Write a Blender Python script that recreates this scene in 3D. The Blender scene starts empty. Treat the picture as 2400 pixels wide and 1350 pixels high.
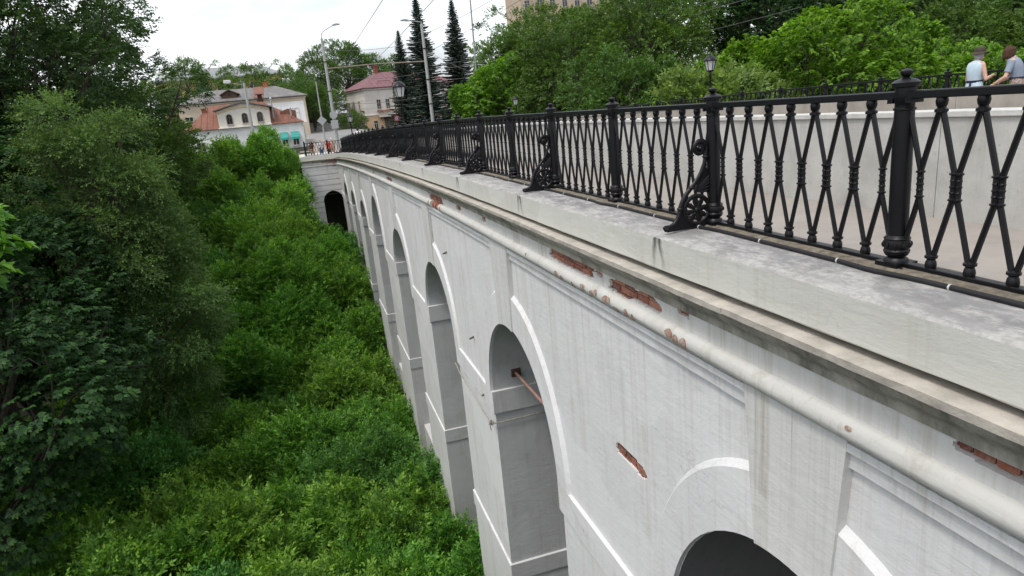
import bpy, bmesh, math, random
import numpy as np
from mathutils import Vector, Matrix, noise

# ------------------------------------------------------------------ camera, sky, sun, exposure
scn = bpy.context.scene
COL = scn.collection
R = math.radians

cam_data = bpy.data.cameras.new('camera')
cam = bpy.data.objects.new('camera', cam_data)
COL.objects.link(cam)
scn.camera = cam
cam_data.sensor_fit = 'HORIZONTAL'
cam_data.sensor_width = 36.0
cam_data.lens = 36.0 * 1580 / 2400
cam_data.clip_start = 0.05
cam_data.clip_end = 3000


def camera_axes():
    f, cx, cy = 1580.0, 1200.0, 675.0
    d = Vector(((691 - cx) / f, (300 - cy) / f, 1)).normalized()
    q = Vector(((1691 - cx) / f, (205 - cy) / f, 1))
    up = d.cross(q).normalized()
    if up.y > 0:
        up = -up
    x = d.cross(up)
    # rows: world axes expressed in the lens frame (right, down, forward)
    return Matrix((x, d, up))


_r = camera_axes()
_m = Matrix(((_r[0][0], -_r[0][1], -_r[0][2]), (_r[1][0], -_r[1][1], -_r[1][2]), (_r[2][0], -_r[2][1], -_r[2][2])))
cam.matrix_world = _m.to_4x4()      # the eye stands at the origin; bridge runs along +Y

SUN_EL, SUN_AZ = R(62), R(240)      # azimuth of the sun, clockwise from +Y
world = bpy.data.worlds.new('World')
scn.world = world
world.use_nodes = True
wn, wl = world.node_tree.nodes, world.node_tree.links
for n in list(wn):
    wn.remove(n)
w_out = wn.new('ShaderNodeOutputWorld')
w_bg = wn.new('ShaderNodeBackground')
w_sky = wn.new('ShaderNodeTexSky')
w_sky.sky_type = 'NISHITA'
w_sky.sun_disc = False
w_sky.sun_elevation = SUN_EL
w_sky.sun_rotation = SUN_AZ
w_sky.dust_density = 4
w_bg.inputs['Strength'].default_value = 0.12
w_tc = wn.new('ShaderNodeTexCoord')
w_map = wn.new('ShaderNodeMapping')
w_map.inputs['Scale'].default_value = (1.2, 1.2, 4.0)
w_noise = wn.new('ShaderNodeTexNoise')
w_noise.inputs['Scale'].default_value = 1.6
w_noise.inputs['Detail'].default_value = 6
w_ramp = wn.new('ShaderNodeValToRGB')
w_ramp.color_ramp.elements[0].position = 0.40
w_ramp.color_ramp.elements[0].color = (0.30, 0.30, 0.30, 1)
w_ramp.color_ramp.elements[1].position = 0.60
w_ramp.color_ramp.elements[1].color = (0.96, 0.96, 0.96, 1)
w_mix = wn.new('ShaderNodeMixRGB')
w_mix.inputs['Color2'].default_value = (9.6, 9.9, 10.3, 1)      # thin bright overcast
wl.new(w_tc.outputs['Generated'], w_map.inputs['Vector'])
wl.new(w_map.outputs['Vector'], w_noise.inputs['Vector'])
wl.new(w_noise.outputs['Fac'], w_ramp.inputs['Fac'])
wl.new(w_ramp.outputs['Color'], w_mix.inputs['Fac'])
wl.new(w_sky.outputs['Color'], w_mix.inputs['Color1'])
wl.new(w_mix.outputs['Color'], w_bg.inputs['Color'])
wl.new(w_bg.outputs['Background'], w_out.inputs['Surface'])

sun_data = bpy.data.lights.new('sun', 'SUN')
sun_data.energy = 1.5
sun_data.angle = R(12)
sun_data.color = (1.0, 0.96, 0.9)
sun = bpy.data.objects.new('sun', sun_data)
COL.objects.link(sun)
_sd = Vector((math.sin(SUN_AZ) * math.cos(SUN_EL), math.cos(SUN_AZ) * math.cos(SUN_EL), math.sin(SUN_EL)))
sun.rotation_euler = (-_sd).to_track_quat('-Z', 'Y').to_euler()

scn.view_settings.view_transform = 'Standard'
scn.view_settings.look = 'None'
scn.view_settings.exposure = 0.35
scn.view_settings.gamma = 1.0
scn.view_settings.use_curve_mapping = False
scn.render.engine = 'CYCLES'
scn.cycles.use_denoising = True
scn.cycles.max_bounces = 8
scn.cycles.diffuse_bounces = 4
scn.cycles.transmission_bounces = 4
scn.cycles.glossy_bounces = 3
scn.cycles.transparent_max_bounces = 8
scn.cycles.sample_clamp_indirect = 6

random.seed(7)
RNG = np.random.default_rng(11)


# ------------------------------------------------------------------ materials
def new_mat(name):
    m = bpy.data.materials.new(name)
    m.use_nodes = True
    return m, m.node_tree.nodes, m.node_tree.links, m.node_tree.nodes['Principled BSDF']


def position(nd, lk, scale=(1, 1, 1)):
    g = nd.new('ShaderNodeNewGeometry')
    mp = nd.new('ShaderNodeMapping')
    mp.inputs['Scale'].default_value = scale
    lk.new(g.outputs['Position'], mp.inputs['Vector'])
    return mp.outputs['Vector']


def noise_fac(nd, lk, vec, scale, detail=5, lo=0.35, hi=0.65, rough=0.6, dist=0.0):
    t = nd.new('ShaderNodeTexNoise')
    t.inputs['Scale'].default_value = scale
    t.inputs['Detail'].default_value = detail
    t.inputs['Roughness'].default_value = rough
    t.inputs['Distortion'].default_value = dist
    lk.new(vec, t.inputs['Vector'])
    mr = nd.new('ShaderNodeMapRange')
    mr.inputs['From Min'].default_value = lo
    mr.inputs['From Max'].default_value = hi
    lk.new(t.outputs['Fac'], mr.inputs['Value'])
    return mr.outputs['Result'], t.outputs['Fac']


def mix(nd, lk, fac, a, b, blend='MIX', amount=None):
    m = nd.new('ShaderNodeMixRGB')
    m.blend_type = blend
    if isinstance(fac, (int, float)):
        m.inputs['Fac'].default_value = fac
    else:
        if amount is not None:
            k = nd.new('ShaderNodeMath')
            k.operation = 'MULTIPLY'
            k.inputs[1].default_value = amount
            lk.new(fac, k.inputs[0])
            fac = k.outputs[0]
        lk.new(fac, m.inputs['Fac'])
    for s, v in (('Color1', a), ('Color2', b)):
        if isinstance(v, tuple):
            m.inputs[s].default_value = (*v, 1)
        else:
            lk.new(v, m.inputs[s])
    return m.outputs['Color']


def bump(nd, lk, bsdf, height, strength=0.3, dist=0.01):
    b = nd.new('ShaderNodeBump')
    b.inputs['Strength'].default_value = strength
    b.inputs['Distance'].default_value = dist
    lk.new(height, b.inputs['Height'])
    lk.new(b.outputs['Normal'], bsdf.inputs['Normal'])


def simple(name, c, rough=0.6, var=0.25, scale=3.0, metal=0.0, bump_s=0.15, bump_d=0.005, spec=0.3, coat=0.0):
    m, nd, lk, b = new_mat(name)
    v = position(nd, lk)
    f, raw = noise_fac(nd, lk, v, scale)
    c2 = tuple(max(0, x * (1 - var)) for x in c)
    lk.new(mix(nd, lk, f, c, c2), b.inputs['Base Color'])
    b.inputs['Roughness'].default_value = rough
    b.inputs['Metallic'].default_value = metal
    b.inputs['Specular IOR Level'].default_value = spec
    b.inputs['Coat Weight'].default_value = coat
    f2, raw2 = noise_fac(nd, lk, v, scale * 9)
    if bump_s:
        bump(nd, lk, b, raw2, bump_s, bump_d)
    return m


def plaster(name, base, streak, amount=0.55, warm=(0.52, 0.505, 0.45), soot=0.0, drips=False, fine=0.45, runs=False, cracks=0.12):
    m, nd, lk, b = new_mat(name)
    v = position(nd, lk)
    broad, _ = noise_fac(nd, lk, v, 0.9, 6, 0.35, 0.7)
    col = mix(nd, lk, broad, base, tuple(x * 0.93 for x in base))
    patch, _ = noise_fac(nd, lk, v, 2.3, 8, 0.52, 0.72, 0.7)
    col = mix(nd, lk, patch, col, warm, amount=0.35)
    vs = position(nd, lk, (5.0, 5.0, 0.22))
    st, _ = noise_fac(nd, lk, vs, 1.0, 6, 0.52, 0.76, 0.7)
    col = mix(nd, lk, st, col, streak, amount=amount)
    vs2 = position(nd, lk, (22.0, 22.0, 0.5))
    st2, _ = noise_fac(nd, lk, vs2, 1.0, 4, 0.58, 0.8, 0.6)
    gate, _ = noise_fac(nd, lk, v, 0.6, 3, 0.45, 0.7)
    mm = nd.new('ShaderNodeMath'); mm.operation = 'MULTIPLY'
    lk.new(st2, mm.inputs[0]); lk.new(gate, mm.inputs[1])
    col = mix(nd, lk, mm.outputs[0], col, tuple(x * 0.6 for x in streak), amount=fine)
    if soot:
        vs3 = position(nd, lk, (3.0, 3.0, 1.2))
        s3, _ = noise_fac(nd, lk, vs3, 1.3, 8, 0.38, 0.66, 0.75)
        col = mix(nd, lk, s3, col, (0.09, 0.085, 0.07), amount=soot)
    sp, spraw = noise_fac(nd, lk, v, 45, 3, 0.68, 0.8)
    col = mix(nd, lk, sp, col, tuple(x * 0.55 for x in base), amount=0.22)
    vc = nd.new('ShaderNodeTexVoronoi'); vc.feature = 'DISTANCE_TO_EDGE'; vc.inputs['Scale'].default_value = 0.55
    vw = nd.new('ShaderNodeVectorMath'); vw.operation = 'ADD'
    tn = nd.new('ShaderNodeTexNoise'); tn.inputs['Scale'].default_value = 2.2; tn.inputs['Detail'].default_value = 7
    lk.new(v, tn.inputs['Vector']); lk.new(v, vw.inputs[0]); lk.new(tn.outputs['Color'], vw.inputs[1]); lk.new(vw.outputs[0], vc.inputs['Vector'])
    cr = nd.new('ShaderNodeMapRange'); cr.inputs['From Min'].default_value = 0.006; cr.inputs['From Max'].default_value = 0.001
    lk.new(vc.outputs['Distance'], cr.inputs['Value'])
    gc, _ = noise_fac(nd, lk, v, 0.7, 2, 0.5, 0.6)
    cm = nd.new('ShaderNodeMath'); cm.operation = 'MULTIPLY'; lk.new(cr.outputs['Result'], cm.inputs[0]); lk.new(gc, cm.inputs[1])
    col = mix(nd, lk, cm.outputs[0], col, tuple(x * 0.45 for x in base), amount=cracks)
    # overpainted repairs: faintly different white
    rp_, _ = noise_fac(nd, lk, position(nd, lk, (1, .6, 1)), 0.55, 2, 0.56, 0.575)
    col = mix(nd, lk, rp_, col, tuple(min(1, x * 1.07) for x in base), amount=0.5)
    if runs:        # rain runs starting at the foot of the moulding
        sz = nd.new('ShaderNodeSeparateXYZ'); lk.new(v, sz.inputs[0])
        dm = nd.new('ShaderNodeMapRange'); dm.inputs['From Min'].default_value = -4.6; dm.inputs['From Max'].default_value = -2.3
        lk.new(sz.outputs['Z'], dm.inputs['Value'])
        rn, _ = noise_fac(nd, lk, position(nd, lk, (14.0, 14.0, 0.16)), 1.0, 5, 0.50, 0.78, 0.65)
        rm = nd.new('ShaderNodeMath'); rm.operation = 'MULTIPLY'; lk.new(rn, rm.inputs[0]); lk.new(dm.outputs['Result'], rm.inputs[1])
        col = mix(nd, lk, rm.outputs[0], col, (0.30, 0.275, 0.215), amount=0.38)
    if drips:       # black runs below each bracket foot
        sep = nd.new('ShaderNodeSeparateXYZ'); lk.new(v, sep.inputs[0])
        def mth(op, a, c=None):
            n_ = nd.new('ShaderNodeMath'); n_.operation = op
            for i_, q in ((0, a), (1, c)):
                if q is None: continue
                if isinstance(q, (int, float)): n_.inputs[i_].default_value = q
                else: lk.new(q, n_.inputs[i_])
            return n_.outputs[0]
        dy = mth('MULTIPLY', mth('SUBTRACT', mth('FRACT', mth('ADD', mth('DIVIDE', mth('SUBTRACT', sep.outputs['Y'], 5.37), 4.06), 0.5)), 0.5), 4.06)
        depth = mth('SUBTRACT', -1.24, sep.outputs['Z'])
        wob, wraw = noise_fac(nd, lk, v, 9, 4)
        off = mth('SUBTRACT', mth('ABSOLUTE', mth('ADD', dy, mth('MULTIPLY', mth('SUBTRACT', wraw, 0.5), 0.08))), mth('ADD', mth('MULTIPLY', depth, 0.22), 0.035))
        band = mth('SUBTRACT', 1.0, mth('MULTIPLY', mth('ABSOLUTE', off), 19.0))
        fade = mth('SUBTRACT', 1.25, mth('MULTIPLY', depth, 3.6))
        mk = nd.new('ShaderNodeMath'); mk.operation = 'MULTIPLY'; mk.use_clamp = True
        lk.new(mth('MAXIMUM', band, 0.0), mk.inputs[0]); lk.new(mth('MAXIMUM', fade, 0.0), mk.inputs[1])
        col = mix(nd, lk, mk.outputs[0], col, (0.06, 0.06, 0.058), amount=0.92)
    lk.new(col, b.inputs['Base Color'])
    b.inputs['Roughness'].default_value = 0.85
    b.inputs['Specular IOR Level'].default_value = 0.15
    vb = position(nd, lk, (1.0, 0.5, 1.6))
    _, h1 = noise_fac(nd, lk, vb, 5, 8, rough=0.65)
    bump(nd, lk, b, h1, 0.45, 0.02)
    return m


def leaf_mat(name, c1, c2, c3, trans=0.3, rough=0.45, young=(1.55, 1.45, 1.1)):
    """c1..c3: leaf colours; each leaf takes its own tint, each tree a slight shift"""
    m, nd, lk, b = new_mat(name)
    g = nd.new('ShaderNodeNewGeometry')
    ramp = nd.new('ShaderNodeValToRGB')
    e = ramp.color_ramp.elements
    e[0].color = (*c1, 1); e[1].color = (*c3, 1)
    e.new(0.55).color = (*c2, 1)
    lk.new(g.outputs['Random Per Island'], ramp.inputs['Fac'])
    oi = nd.new('ShaderNodeObjectInfo')
    hsv = nd.new('ShaderNodeHueSaturation')
    mr = nd.new('ShaderNodeMapRange')
    mr.inputs['To Min'].default_value = 0.494; mr.inputs['To Max'].default_value = 0.518
    lk.new(oi.outputs['Random'], mr.inputs['Value'])
    lk.new(mr.outputs['Result'], hsv.inputs['Hue'])
    mr2 = nd.new('ShaderNodeMapRange')
    mr2.inputs['To Min'].default_value = 0.82; mr2.inputs['To Max'].default_value = 1.18
    t = nd.new('ShaderNodeTexNoise'); t.inputs['Scale'].default_value = 0.55; t.inputs['Detail'].default_value = 3
    lk.new(g.outputs['Position'], t.inputs['Vector'])
    mr2.inputs['From Min'].default_value = 0.3; mr2.inputs['From Max'].default_value = 0.7
    lk.new(t.outputs['Fac'], mr2.inputs['Value'])
    lk.new(mr2.outputs['Result'], hsv.inputs['Value'])
    at = nd.new('ShaderNodeAttribute'); at.attribute_name = 'young'     # the last leaves of each shoot are fresh growth
    fresh = mix(nd, lk, 1.0, ramp.outputs['Color'], young, 'MULTIPLY')
    lk.new(mix(nd, lk, at.outputs['Fac'], ramp.outputs['Color'], fresh), hsv.inputs['Color'])
    b.inputs['Roughness'].default_value = rough
    b.inputs['Specular IOR Level'].default_value = 0.2
    lk.new(hsv.outputs['Color'], b.inputs['Base Color'])
    tr = nd.new('ShaderNodeBsdfTranslucent')
    tc = mix(nd, lk, 1.0, hsv.outputs['Color'], (1.25, 1.3, 0.55), 'MULTIPLY')
    lk.new(tc, tr.inputs['Color'])
    ms = nd.new('ShaderNodeMixShader')
    ms.inputs['Fac'].default_value = trans
    lk.new(b.outputs['BSDF'], ms.inputs[1]); lk.new(tr.outputs['BSDF'], ms.inputs[2])
    out = nd['Material Output']
    lk.new(ms.outputs['Shader'], out.inputs['Surface'])
    return m


M = {}
M['plaster'] = plaster('plaster', (0.69, 0.69, 0.692), (0.45, 0.40, 0.31), 0.5, runs=True, cracks=0.32)
M['plaster_frieze'] = plaster('plaster_frieze', (0.63, 0.63, 0.615), (0.34, 0.30, 0.225), 0.85, fine=0.75, runs=True)
M['plaster_moulding'] = plaster('plaster_moulding', (0.575, 0.57, 0.54), (0.36, 0.32, 0.25), 0.7, (0.46, 0.43, 0.37), fine=0.6)
M['parapet'] = plaster('parapet_paint', (0.615, 0.615, 0.565), (0.42, 0.41, 0.34), 0.5, drips=True)
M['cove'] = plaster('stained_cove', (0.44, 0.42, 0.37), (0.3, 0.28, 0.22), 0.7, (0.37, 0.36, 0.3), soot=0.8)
M['slab'] = simple('cornice_stone', (0.52, 0.48, 0.42), 0.9, 0.3, 5, bump_s=0.5, bump_d=0.01)
M['mortar'] = simple('mortar', (0.46, 0.42, 0.36), 0.95, 0.35, 25, bump_s=0.6, bump_d=0.01)
M['black'] = simple('black_paint', (0.006, 0.006, 0.0075), 0.36, 0.2, 30, bump_s=0.3, bump_d=0.003, spec=0.32)
M['cable'] = simple('cable_rubber', (0.02, 0.02, 0.022), 0.6, 0.2, 10)
M['clip'] = simple('cable_clip', (0.6, 0.6, 0.58), 0.5)
M['dirt'] = simple('grit', (0.30, 0.26, 0.20), 1.0, 0.5, 14, bump_s=0.9, bump_d=0.02)
M['pavement'] = simple('pavement_asphalt', (0.33, 0.30, 0.27), 0.95, 0.14, 2.5, bump_s=0.4, bump_d=0.006)
M['asphalt'] = simple('asphalt', (0.16, 0.155, 0.15), 0.95, 0.2, 1.5, bump_s=0.3)
M['soil'] = simple('soil', (0.035, 0.040, 0.022), 1.0, 0.5, 0.8, bump_s=0.6, bump_d=0.05)
M['bark'] = simple('bark', (0.09, 0.075, 0.06), 0.95, 0.45, 8, bump_s=0.8, bump_d=0.02)
M['bark_pale'] = simple('pale_bark', (0.30, 0.28, 0.25), 0.9, 0.6, 6, bump_s=0.6, bump_d=0.01)
M['bark_pine'] = simple('pine_bark', (0.22, 0.11, 0.06), 0.95, 0.4, 6, bump_s=0.8, bump_d=0.02)


def coping_mat():
    """grey paint flaking off cement; bare and pale along the outer arris"""
    m, nd, lk, b = new_mat('coping_paint')
    v = position(nd, lk, (2.2, 0.9, 1.0))
    v2 = position(nd, lk)
    f, raw = noise_fac(nd, lk, v, 3.6, 12, 0.45, 0.58, 0.76, 0.25)
    g, _ = noise_fac(nd, lk, v2, 0.9, 5, 0.35, 0.65)
    paint = mix(nd, lk, g, (0.195, 0.193, 0.195), (0.265, 0.262, 0.26))
    h, hraw = noise_fac(nd, lk, v2, 26, 5, 0.4, 0.7)
    cement = mix(nd, lk, h, (0.43, 0.42, 0.40), (0.31, 0.30, 0.285))
    sep = nd.new('ShaderNodeSeparateXYZ'); lk.new(v2, sep.inputs[0])
    e, eraw = noise_fac(nd, lk, v2, 6, 8, 0.3, 0.7)
    mr = nd.new('ShaderNodeMapRange')
    mr.inputs['From Min'].default_value = 3.16; mr.inputs['From Max'].default_value = 2.97
    lk.new(sep.outputs['X'], mr.inputs['Value'])
    ad = nd.new('ShaderNodeMath'); ad.operation = 'MULTIPLY_ADD'; ad.use_clamp = True
    lk.new(mr.outputs['Result'], ad.inputs[0]); lk.new(eraw, ad.inputs[1]); lk.new(f, ad.inputs[2])
    col = mix(nd, lk, ad.outputs[0], paint, cement)
    d, _ = noise_fac(nd, lk, v2, 1.7, 9, 0.5, 0.7, 0.7)
    col = mix(nd, lk, d, col, (0.12, 0.11, 0.095), amount=0.45)
    lk.new(col, b.inputs['Base Color'])
    b.inputs['Roughness'].default_value = 0.85
    b.inputs['Specular IOR Level'].default_value = 0.2
    bump(nd, lk, b, raw, 0.5, 0.006)
    return m


def concrete_mat():
    m, nd, lk, b = new_mat('barrier_concrete')
    v = position(nd, lk)
    f, _ = noise_fac(nd, lk, v, 1.6, 7, 0.35, 0.68, 0.65)
    col = mix(nd, lk, f, (0.50, 0.495, 0.47), (0.38, 0.375, 0.35))
    pits, praw = noise_fac(nd, lk, v, 38, 2, 0.70, 0.74)
    col = mix(nd, lk, pits, col, (0.20, 0.19, 0.17), amount=0.9)
    p2, _ = noise_fac(nd, lk, v, 11, 8, 0.60, 0.66, 0.75)
    col = mix(nd, lk, p2, col, (0.33, 0.32, 0.29), amount=0.6)
    vs = position(nd, lk, (4, 4, 0.5))
    s, _ = noise_fac(nd, lk, vs, 1.5, 5, 0.55, 0.75)
    col = mix(nd, lk, s, col, (0.30, 0.28, 0.24), amount=0.5)
    big, _ = noise_fac(nd, lk, v, 0.8, 9, 0.5, 0.66, 0.7)
    col = mix(nd, lk, big, col, (0.36, 0.35, 0.33), amount=0.45)
    lk.new(col, b.inputs['Base Color'])
    b.inputs['Roughness'].default_value = 0.9
    bump(nd, lk, b, praw, 0.4, 0.006)
    return m


def brick_mat():
    m, nd, lk, b = new_mat('red_brick')
    oi = nd.new('ShaderNodeObjectInfo')
    ramp = nd.new('ShaderNodeValToRGB')
    e = ramp.color_ramp.elements
    e[0].color = (0.14, 0.052, 0.035, 1); e[1].color = (0.38, 0.16, 0.10, 1)
    e.new(0.5).color = (0.28, 0.095, 0.055, 1)
    lk.new(oi.outputs['Random'], ramp.inputs['Fac'])
    v = position(nd, lk)
    f, raw = noise_fac(nd, lk, v, 22, 6, 0.45, 0.75, 0.7)
    lk.new(mix(nd, lk, f, ramp.outputs['Color'], (0.42, 0.34, 0.29), amount=0.55), b.inputs['Base Color'])
    b.inputs['Roughness'].default_value = 0.95
    bump(nd, lk, b, raw, 0.7, 0.008)
    return m


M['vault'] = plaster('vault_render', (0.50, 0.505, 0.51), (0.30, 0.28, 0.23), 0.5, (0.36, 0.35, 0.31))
M['shaded_vault'] = plaster('shaded_vault', (0.17, 0.17, 0.17), (0.10, 0.10, 0.09), 0.6, (0.14, 0.14, 0.13))  # darker vault copy: interior shade of the nearest arches put into the colour
M['leaf_elder_cool'] = leaf_mat('leaf_elder_cool', (0.044, 0.125, 0.030), (0.080, 0.195, 0.046), (0.135, 0.28, 0.072), 0.42, 0.45, (1.6, 1.45, 1.3))
M['dark_joint'] = simple('joint_shade', (0.05, 0.045, 0.038), 1.0, 0.4, 10)  # near-black colour stands in for shadow in the bedding recess
M['coping'] = coping_mat()
M['concrete'] = concrete_mat()
M['brick'] = brick_mat()
# leaf colours
M['leaf_elder'] = leaf_mat('leaf_box_elder', (0.062, 0.155, 0.026), (0.115, 0.245, 0.042), (0.195, 0.360, 0.070), 0.44, 0.45, (1.75, 1.55, 1.3))
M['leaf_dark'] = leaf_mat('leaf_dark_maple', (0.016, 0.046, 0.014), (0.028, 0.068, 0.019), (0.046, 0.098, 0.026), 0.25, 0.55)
M['leaf_birch'] = leaf_mat('leaf_willow', (0.066, 0.122, 0.040), (0.102, 0.178, 0.056), (0.155, 0.24, 0.088), 0.38)
M['leaf_oak'] = leaf_mat('leaf_tall_tree', (0.030, 0.064, 0.022), (0.050, 0.098, 0.030), (0.085, 0.14, 0.05), 0.3, 0.5)
M['leaf_bright'] = leaf_mat('leaf_bright_maple', (0.085, 0.185, 0.020), (0.135, 0.255, 0.030), (0.20, 0.33, 0.05), 0.4)
M['leaf_hill'] = leaf_mat('leaf_hillside', (0.050, 0.100, 0.024), (0.082, 0.150, 0.034), (0.125, 0.20, 0.05), 0.32)
M['leaf_far'] = leaf_mat('leaf_far', (0.080, 0.130, 0.042), (0.115, 0.18, 0.055), (0.17, 0.24, 0.085), 0.35)
M['leaf_spruce'] = leaf_mat('spruce_needle', (0.036, 0.060, 0.044), (0.064, 0.092, 0.070), (0.11, 0.14, 0.105), 0.15, 0.7)


# ------------------------------------------------------------------ object helpers
def tag(o, label=None, cat=None, group=None, kind=None):
    if label: o['label'] = label
    if cat: o['category'] = cat
    if group: o['group'] = group
    if kind: o['kind'] = kind
    return o


def empty(name, loc=(0, 0, 0), rz=0.0, label=None, cat=None, group=None):
    o = bpy.data.objects.new(name, None)
    COL.objects.link(o)
    o.location = loc
    o.rotation_euler = (0, 0, rz)
    o.empty_display_size = 0.3
    return tag(o, label, cat, group)


def link(name, me, parent=None, loc=None, rot=None, scale=None):
    o = bpy.data.objects.new(name, me)
    COL.objects.link(o)
    if parent is not None: o.parent = parent
    if loc is not None: o.location = loc
    if rot is not None: o.rotation_euler = rot
    if scale is not None: o.scale = scale
    return o


def copy_tree(o, parent=None):
    c = o.copy()
    COL.objects.link(c)
    c.parent = parent
    for ch in o.children:
        copy_tree(ch, c)
    return c


class MB:
    """collects vertices and faces for one mesh"""
    def __init__(self):
        self.v, self.f, self.mi = [], [], []

    def add(self, vs, fs, mi=0):
        o = len(self.v)
        self.v.extend([tuple(p) for p in vs])
        for f in fs:
            self.f.append([i + o for i in f])
            self.mi.append(mi)
        return self

    def box(self, x0, x1, y0, y1, z0, z1, mi=0):
        vs = [(x0, y0, z0), (x1, y0, z0), (x1, y1, z0), (x0, y1, z0), (x0, y0, z1), (x1, y0, z1), (x1, y1, z1), (x0, y1, z1)]
        return self.add(vs, [(0, 3, 2, 1), (4, 5, 6, 7), (0, 1, 5, 4), (1, 2, 6, 5), (2, 3, 7, 6), (3, 0, 4, 7)], mi)

    def tube(self, pts, rad, n=8, caps=True, mi=0, flat=1.0):
        pts = [Vector(p) for p in pts]
        if not isinstance(rad, (list, tuple)): rad = [rad] * len(pts)
        rings = []
        ref = Vector((0.0, 0.0, 1.0))
        prev = None
        for i, p in enumerate(pts):
            a = pts[max(i - 1, 0)]; b = pts[min(i + 1, len(pts) - 1)]
            t = (b - a)
            t = t.normalized() if t.length > 1e-9 else Vector((0, 0, 1))
            if prev is None:
                u = t.cross(ref)
                if u.length < 0.05: u = t.cross(Vector((1, 0, 0)))
            else:
                u = prev - t * prev.dot(t)
                if u.length < 1e-6: u = t.cross(Vector((1, 0, 0)))
            u.normalize(); prev = u
            w = t.cross(u)
            rings.append([p + (u * math.cos(2 * math.pi * k / n) + w * math.sin(2 * math.pi * k / n) * flat) * rad[i] for k in range(n)])
        vs = [q for r in rings for q in r]
        fs = []
        for i in range(len(pts) - 1):
            for k in range(n):
                fs.append((i * n + k, i * n + (k + 1) % n, (i + 1) * n + (k + 1) % n, (i + 1) * n + k))
        if caps:
            fs.append(tuple(range(n - 1, -1, -1)))
            fs.append(tuple((len(pts) - 1) * n + k for k in range(n)))
        return self.add(vs, fs, mi)

    def lathe(self, prof, c=(0, 0, 0), n=16, mi=0):
        """prof: (radius, z) from the bottom up"""
        vs, fs = [], []
        for r, z in prof:
            for k in range(n):
                a = 2 * math.pi * k / n
                vs.append((c[0] + r * math.cos(a), c[1] + r * math.sin(a), c[2] + z))
        for i in range(len(prof) - 1):
            for k in range(n):
                fs.append((i * n + k, i * n + (k + 1) % n, (i + 1) * n + (k + 1) % n, (i + 1) * n + k))
        fs.append(tuple(range(n - 1, -1, -1)))
        fs.append(tuple((len(prof) - 1) * n + k for k in range(n)))
        return self.add(vs, fs, mi)

    def ellipsoid(self, c, r, n=10, m=7, mi=0):
        prof = []
        vs, fs = [], []
        for i in range(m + 1):
            t = math.pi * i / m
            for k in range(n):
                a = 2 * math.pi * k / n
                vs.append((c[0] + r[0] * math.sin(t) * math.cos(a), c[1] + r[1] * math.sin(t) * math.sin(a), c[2] - r[2] * math.cos(t)))
        for i in range(m):
            for k in range(n):
                fs.append((i * n + k, i * n + (k + 1) % n, (i + 1) * n + (k + 1) % n, (i + 1) * n + k))
        return self.add(vs, fs, mi)

    def prism(self, poly, axis, a, b, mi=0):
        """poly: 2-D outline, extruded from a to b along axis; the other two axes in xyz order"""
        n = len(poly)
        def at(p, t):
            if axis == 'x': return (t, p[0], p[1])
            if axis == 'y': return (p[0], t, p[1])
            return (p[0], p[1], t)
        vs = [at(p, a) for p in poly] + [at(p, b) for p in poly]
        fs = [tuple(range(n - 1, -1, -1)), tuple(range(n, 2 * n))]
        for k in range(n):
            fs.append((k, (k + 1) % n, n + (k + 1) % n, n + k))
        return self.add(vs, fs, mi)

    def mesh(self, name, mats, smooth=None, bevel=0.0, fix=True):
        me = bpy.data.meshes.new(name)
        me.from_pydata(self.v, [], self.f)
        if not isinstance(mats, (list, tuple)): mats = [mats]
        for m in mats: me.materials.append(m)
        if len(mats) > 1: me.polygons.foreach_set('material_index', self.mi)
        if fix or bevel:
            bm = bmesh.new(); bm.from_mesh(me)
            bmesh.ops.recalc_face_normals(bm, faces=bm.faces)
            if bevel:
                bmesh.ops.bevel(bm, geom=[e for e in bm.edges if len(e.link_faces) == 2 and e.calc_face_angle(0) > 0.6], offset=bevel, segments=1, affect='EDGES', clamp_overlap=True)
            bm.to_mesh(me); bm.free()
        if smooth:
            me.polygons.foreach_set('use_smooth', [True] * len(me.polygons))
            try: me.set_sharp_from_angle(angle=R(smooth if smooth > 1 else 40))
            except Exception: pass
        me.update()
        return me

    def build(self, name, mats, parent=None, smooth=None, bevel=0.0, loc=None):
        return link(name, self.mesh(name, mats, smooth, bevel), parent, loc)


def nz(*p):
    return noise.noise(Vector(p))


def chip_mat():
    m, nd, lk, b = new_mat('chipped_torus')
    v = position(nd, lk)
    f, raw = noise_fac(nd, lk, v, 18, 6, 0.40, 0.62, 0.7)
    g, _ = noise_fac(nd, lk, v, 40, 4, 0.45, 0.65)
    lk.new(mix(nd, lk, f, mix(nd, lk, g, (0.24, 0.105, 0.07), (0.32, 0.19, 0.14)), (0.42, 0.36, 0.30)), b.inputs['Base Color'])
    b.inputs['Roughness'].default_value = 0.95
    bump(nd, lk, b, raw, 0.8, 0.012)
    return m


M['chip'] = chip_mat()


# ------------------------------------------------------------------ the lie of the land
def drop(y):
    """how far the bridge deck has fallen below its level near stretch"""
    s = max(0.0, min(y, 70.0) - 12.0)
    return 0.009 * (math.sqrt(s * s + 9) - 3) + 3.25e-4 * s * s


def sstep(a, b, t):
    t = max(0.0, min(1.0, (t - a) / (b - a)))
    return t * t * (3 - 2 * t)


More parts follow.
